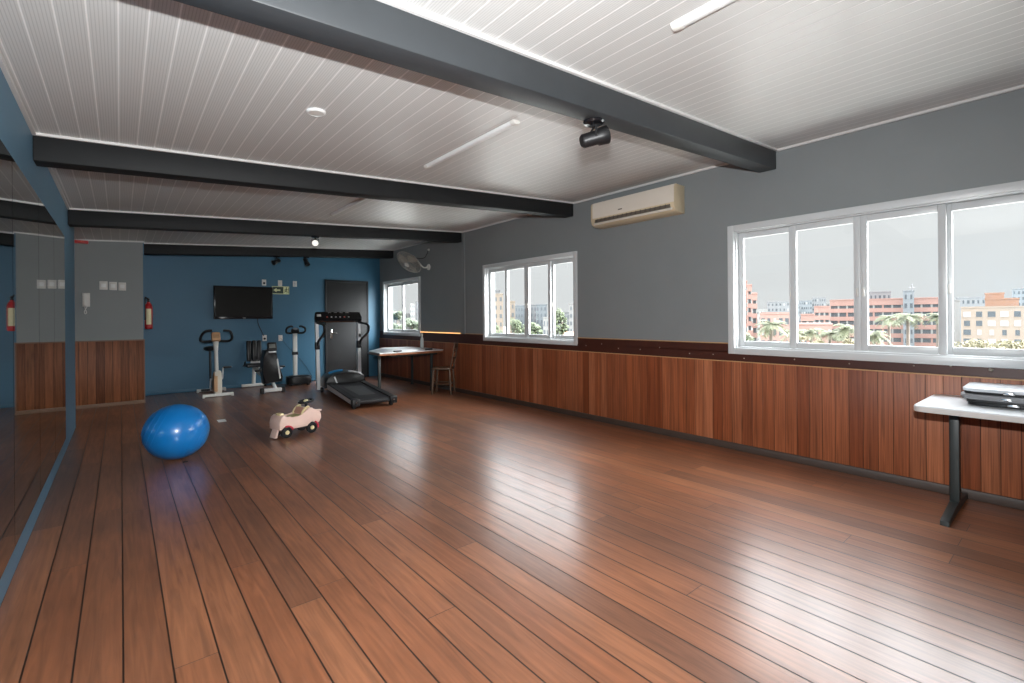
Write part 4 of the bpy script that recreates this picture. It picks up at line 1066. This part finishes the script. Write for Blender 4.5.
# through the middle window
block('beige_tower', 'beige apartment tower in the left pane of the middle window', 489, 503, 294.5, 170, 14, M_tan2, 12, 3, fh=3.0, shut=0)
block('beige_tower', 'slimmer beige tower in the second pane of the middle window', 506, 515, 302, 175, 12, M_tan2, 10, 2, fh=3.0, shut=0)
block('roof_room', 'small grey lift room on top of the beige tower in the middle window', 494, 500, 291, 173, 5, M_gry2, 0, 0, ybot=294.5)
block('grey_tower', 'blue-grey tower beside the slim beige tower in the middle window', 515, 526, 306, 230, 14, M_blu2, 9, 4, fh=3.0)
block('grey_tower', 'grey tower at the left of the third pane of the middle window', 527, 537, 305.5, 240, 14, M_gry2, 9, 3, fh=3.0)
block('grey_tower', 'dark blue-grey tower in the centre of the third pane of the middle window', 536, 547, 305, 220, 14, M_blu2, 9, 3, fh=3.0)
block('white_house', 'low white house at the right of the third pane of the middle window', 543, 552, 318, 150, 10, M_wht2, 4, 3, fh=2.8)
block('white_tower', 'narrow white tower at the right end of the middle window', 569, 581, 304, 190, 12, M_wht2, 9, 3, fh=3.0)
block('grey_block', 'low grey block behind the tree in the fourth pane of the middle window', 552, 570, 313, 210, 12, M_gry2, 5, 5, fh=3.0)
t = thing('red_roof_house', 'house with a red tiled roof low in the right pane of the middle window', 'house', tuple(out(572, 338, 90)), math.atan2(vR.y, vR.x))
MB().span((-1.6, 0, -8), (1.8, 5, -.2)).build('wall', M_wht2, t)
MB().hexa([(-1.9, -.3, -.2), (2.1, -.3, -.2), (2.1, 5.3, -.2), (-1.9, 5.3, -.2), (-1.2, 1.8, 1.1), (1.4, 1.8, 1.1), (1.4, 3.2, 1.1), (-1.2, 3.2, 1.1)]).build('roof', M_roofr, t)
# through the small far window
block('hazy_tower', 'pale tower in the right pane of the small far window', 410, 415, 304, 320, 16, M_wht2, 10, 3, fh=3.3)
block('hazy_tower', 'taller pale tower at the right edge of the small far window', 415.5, 423, 302, 330, 16, M_gry2, 10, 3, fh=3.3)
block('hazy_block', 'low pale block behind the trees in the small far window', 392, 411, 314, 340, 16, M_wht2, 6, 6, fh=3.3)

# trees
M_palm = P('palm_green', (.066, .073, .034), .6, var=.35, scale=3)
M_leaf = P('leaf_green', (.052, .068, .030), .6, var=.35, scale=2)
M_leafd = P('dull_green', (.066, .082, .054), .6, var=.35, scale=2)
M_ochre = P('ochre_leaf', (.098, .084, .038), .6, var=.35, scale=2)
M_trunk = P('tree_trunk', (.085, .066, .052), .8, var=.2, scale=2)
def palm(px, py, D, rad_px, label, seed):
    rr = random.Random(seed); c = out(px, py, D); R_ = rad_px * D / F_PX
    t = thing('palm_tree', label, 'palm', (c.x, c.y, GZ), 0, 'palms outside the wide window')
    hgt = c.z - GZ
    MB().tube([(0, 0, 0), (.05, .05, hgt * .5), (0, 0, hgt)], [.32, .24, .20], 10).build('trunk', M_trunk, t)
    mb = MB()
    for k in range(30):
        az = rr.uniform(0, 2 * PI); el = rr.uniform(-.15, 1.25); Lf = R_ * rr.uniform(.85, 1.15)
        d = Vector((math.cos(az), math.sin(az), 0)); sd = Vector((-d.y, d.x, 0)); pts = []
        for i in range(9):
            s = i / 8; pts.append(Vector((0, 0, hgt)) + d * (Lf * s * math.cos(el * (1 - .5 * s))) + Vector((0, 0, Lf * (s * math.sin(el) * .9 - s * s * .62))))
        for i in range(8):
            a, b = pts[i], pts[i + 1]; wv = R_ * .26 * math.sin(PI * (i + 1.2) / 10)
            for s_ in (-1, 1):
                for q in (0, .5):
                    o = a.lerp(b, q); o2 = a.lerp(b, q + .38)
                    tip = o.lerp(b, .6) + sd * s_ * wv + Vector((0, 0, -wv * .45)) + (b - a) * .5
                    mb.quad([o, o2, tip + (b - a) * .12, tip])
    mb.build('crown', M_palm, t)
for i, (px, py, D, r_, lab) in enumerate([
    (771, 325, 62, 17, 'tall palm in the left pane of the wide window'), (741, 334, 58, 9, 'small palm half behind the left frame of the wide window'),
    (793, 333, 66, 13, 'palm partly behind the first stile of the wide window'),
    (811, 332, 70, 13, 'left palm of the group in the second pane of the wide window'), (830, 334, 72, 12, 'middle palm of the group in the second pane of the wide window'), (848, 328, 68, 15, 'right and tallest palm in the second pane of the wide window'),
    (874, 334, 70, 14, 'palm at the left edge of the third pane of the wide window'), (889, 318, 82, 11, 'left of the two tall palms before the blue-grey lift tower'),
    (908, 317, 72, 16, 'right of the two tall palms before the blue-grey lift tower'), (938, 316, 74, 11, 'palm at the right end of the third pane of the wide window')]):
    palm(px, py, D, r_, lab, 20 + i)
def tree(px, py, D, rx, ry, mat, label, seed, group='leafy trees outside the windows'):
    rr = random.Random(seed); c = out(px, py, D); s = D / F_PX
    t = thing('leafy_tree', label, 'tree', (c.x, c.y, GZ), 0, group); h = c.z - GZ
    MB().tube([(0, 0, 0), (.1, 0, h * .6), (0, 0, h)], [.35, .28, .12], 10).tube([(.1, 0, h * .6), (rx * s * .5, .2, h + ry * s * .2)], [.16, .05], 8).build('trunk', M_trunk, t)
    mb = MB(); lumps = [(rr.gauss(0, .45), rr.gauss(0, .45), rr.gauss(0, .42)) for _ in range(11)]
    for k in range(900):
        l = rr.choice(lumps); v = Vector((rr.gauss(0, 1), rr.gauss(0, 1), rr.gauss(0, 1))).normalized() * rr.uniform(.7, 1.0) * .42
        p_ = Vector(((l[0] + v.x) * rx * s, (l[1] + v.y) * rx * s, h + (l[2] + v.z) * ry * s))
        a = Vector((rr.gauss(0, 1), rr.gauss(0, 1), rr.gauss(0, 1))).normalized(); b = a.orthogonal().normalized(); z_ = rr.uniform(.5, 1.1) * s * 1.6
        mb.quad([p_ - a * z_, p_ + b * z_ * .6, p_ + a * z_, p_ - b * z_ * .6])
    mb.build('crown', mat, t)
for i, (px, py, D, rx, ry, m, lab) in enumerate([
    (972, 350, 55, 17, 8, M_ochre, 'ochre tree canopy low in the right pane of the wide window'), (1018, 350, 66, 18, 9, M_ochre, 'ochre-green tree canopy below the beige building, right of the window'),
    (748, 341, 52, 9, 6, M_leaf, 'low green treetop in the bottom left corner of the wide window'), (815, 345, 60, 12, 5, M_ochre, 'low dry treetop below the palms in the second pane'), (845, 346, 62, 12, 5, M_ochre, 'low dry treetop at the bottom right of the second pane'),
    (494, 331, 80, 7, 7, M_leaf, 'green treetop low in the left pane of the middle window'), (517, 327, 78, 8, 11, M_leaf, 'green tree in the second pane of the middle window'),
    (535, 331, 80, 8, 7, M_leaf, 'low green tree in the third pane of the middle window'), (562, 322, 76, 8, 12, M_leaf, 'tall green tree in the fourth pane of the middle window'),
    (397, 315, 120, 6, 5, M_leafd, 'spreading treetop above the hedge in the left pane of the small far window'), (389, 328, 100, 6, 6, M_leafd, 'dense treetop at the lower left of the small far window'),
    (400, 329, 112, 6, 5, M_leafd, 'dense treetop behind the stile of the small far window'), (412, 324, 115, 7, 6, M_leafd, 'treetop in the right pane of the small far window'), (421, 327, 112, 6, 6, M_leafd, 'treetop at the right edge of the small far window')]):
    tree(px, py, D, rx, ry, m, lab, 50 + i)
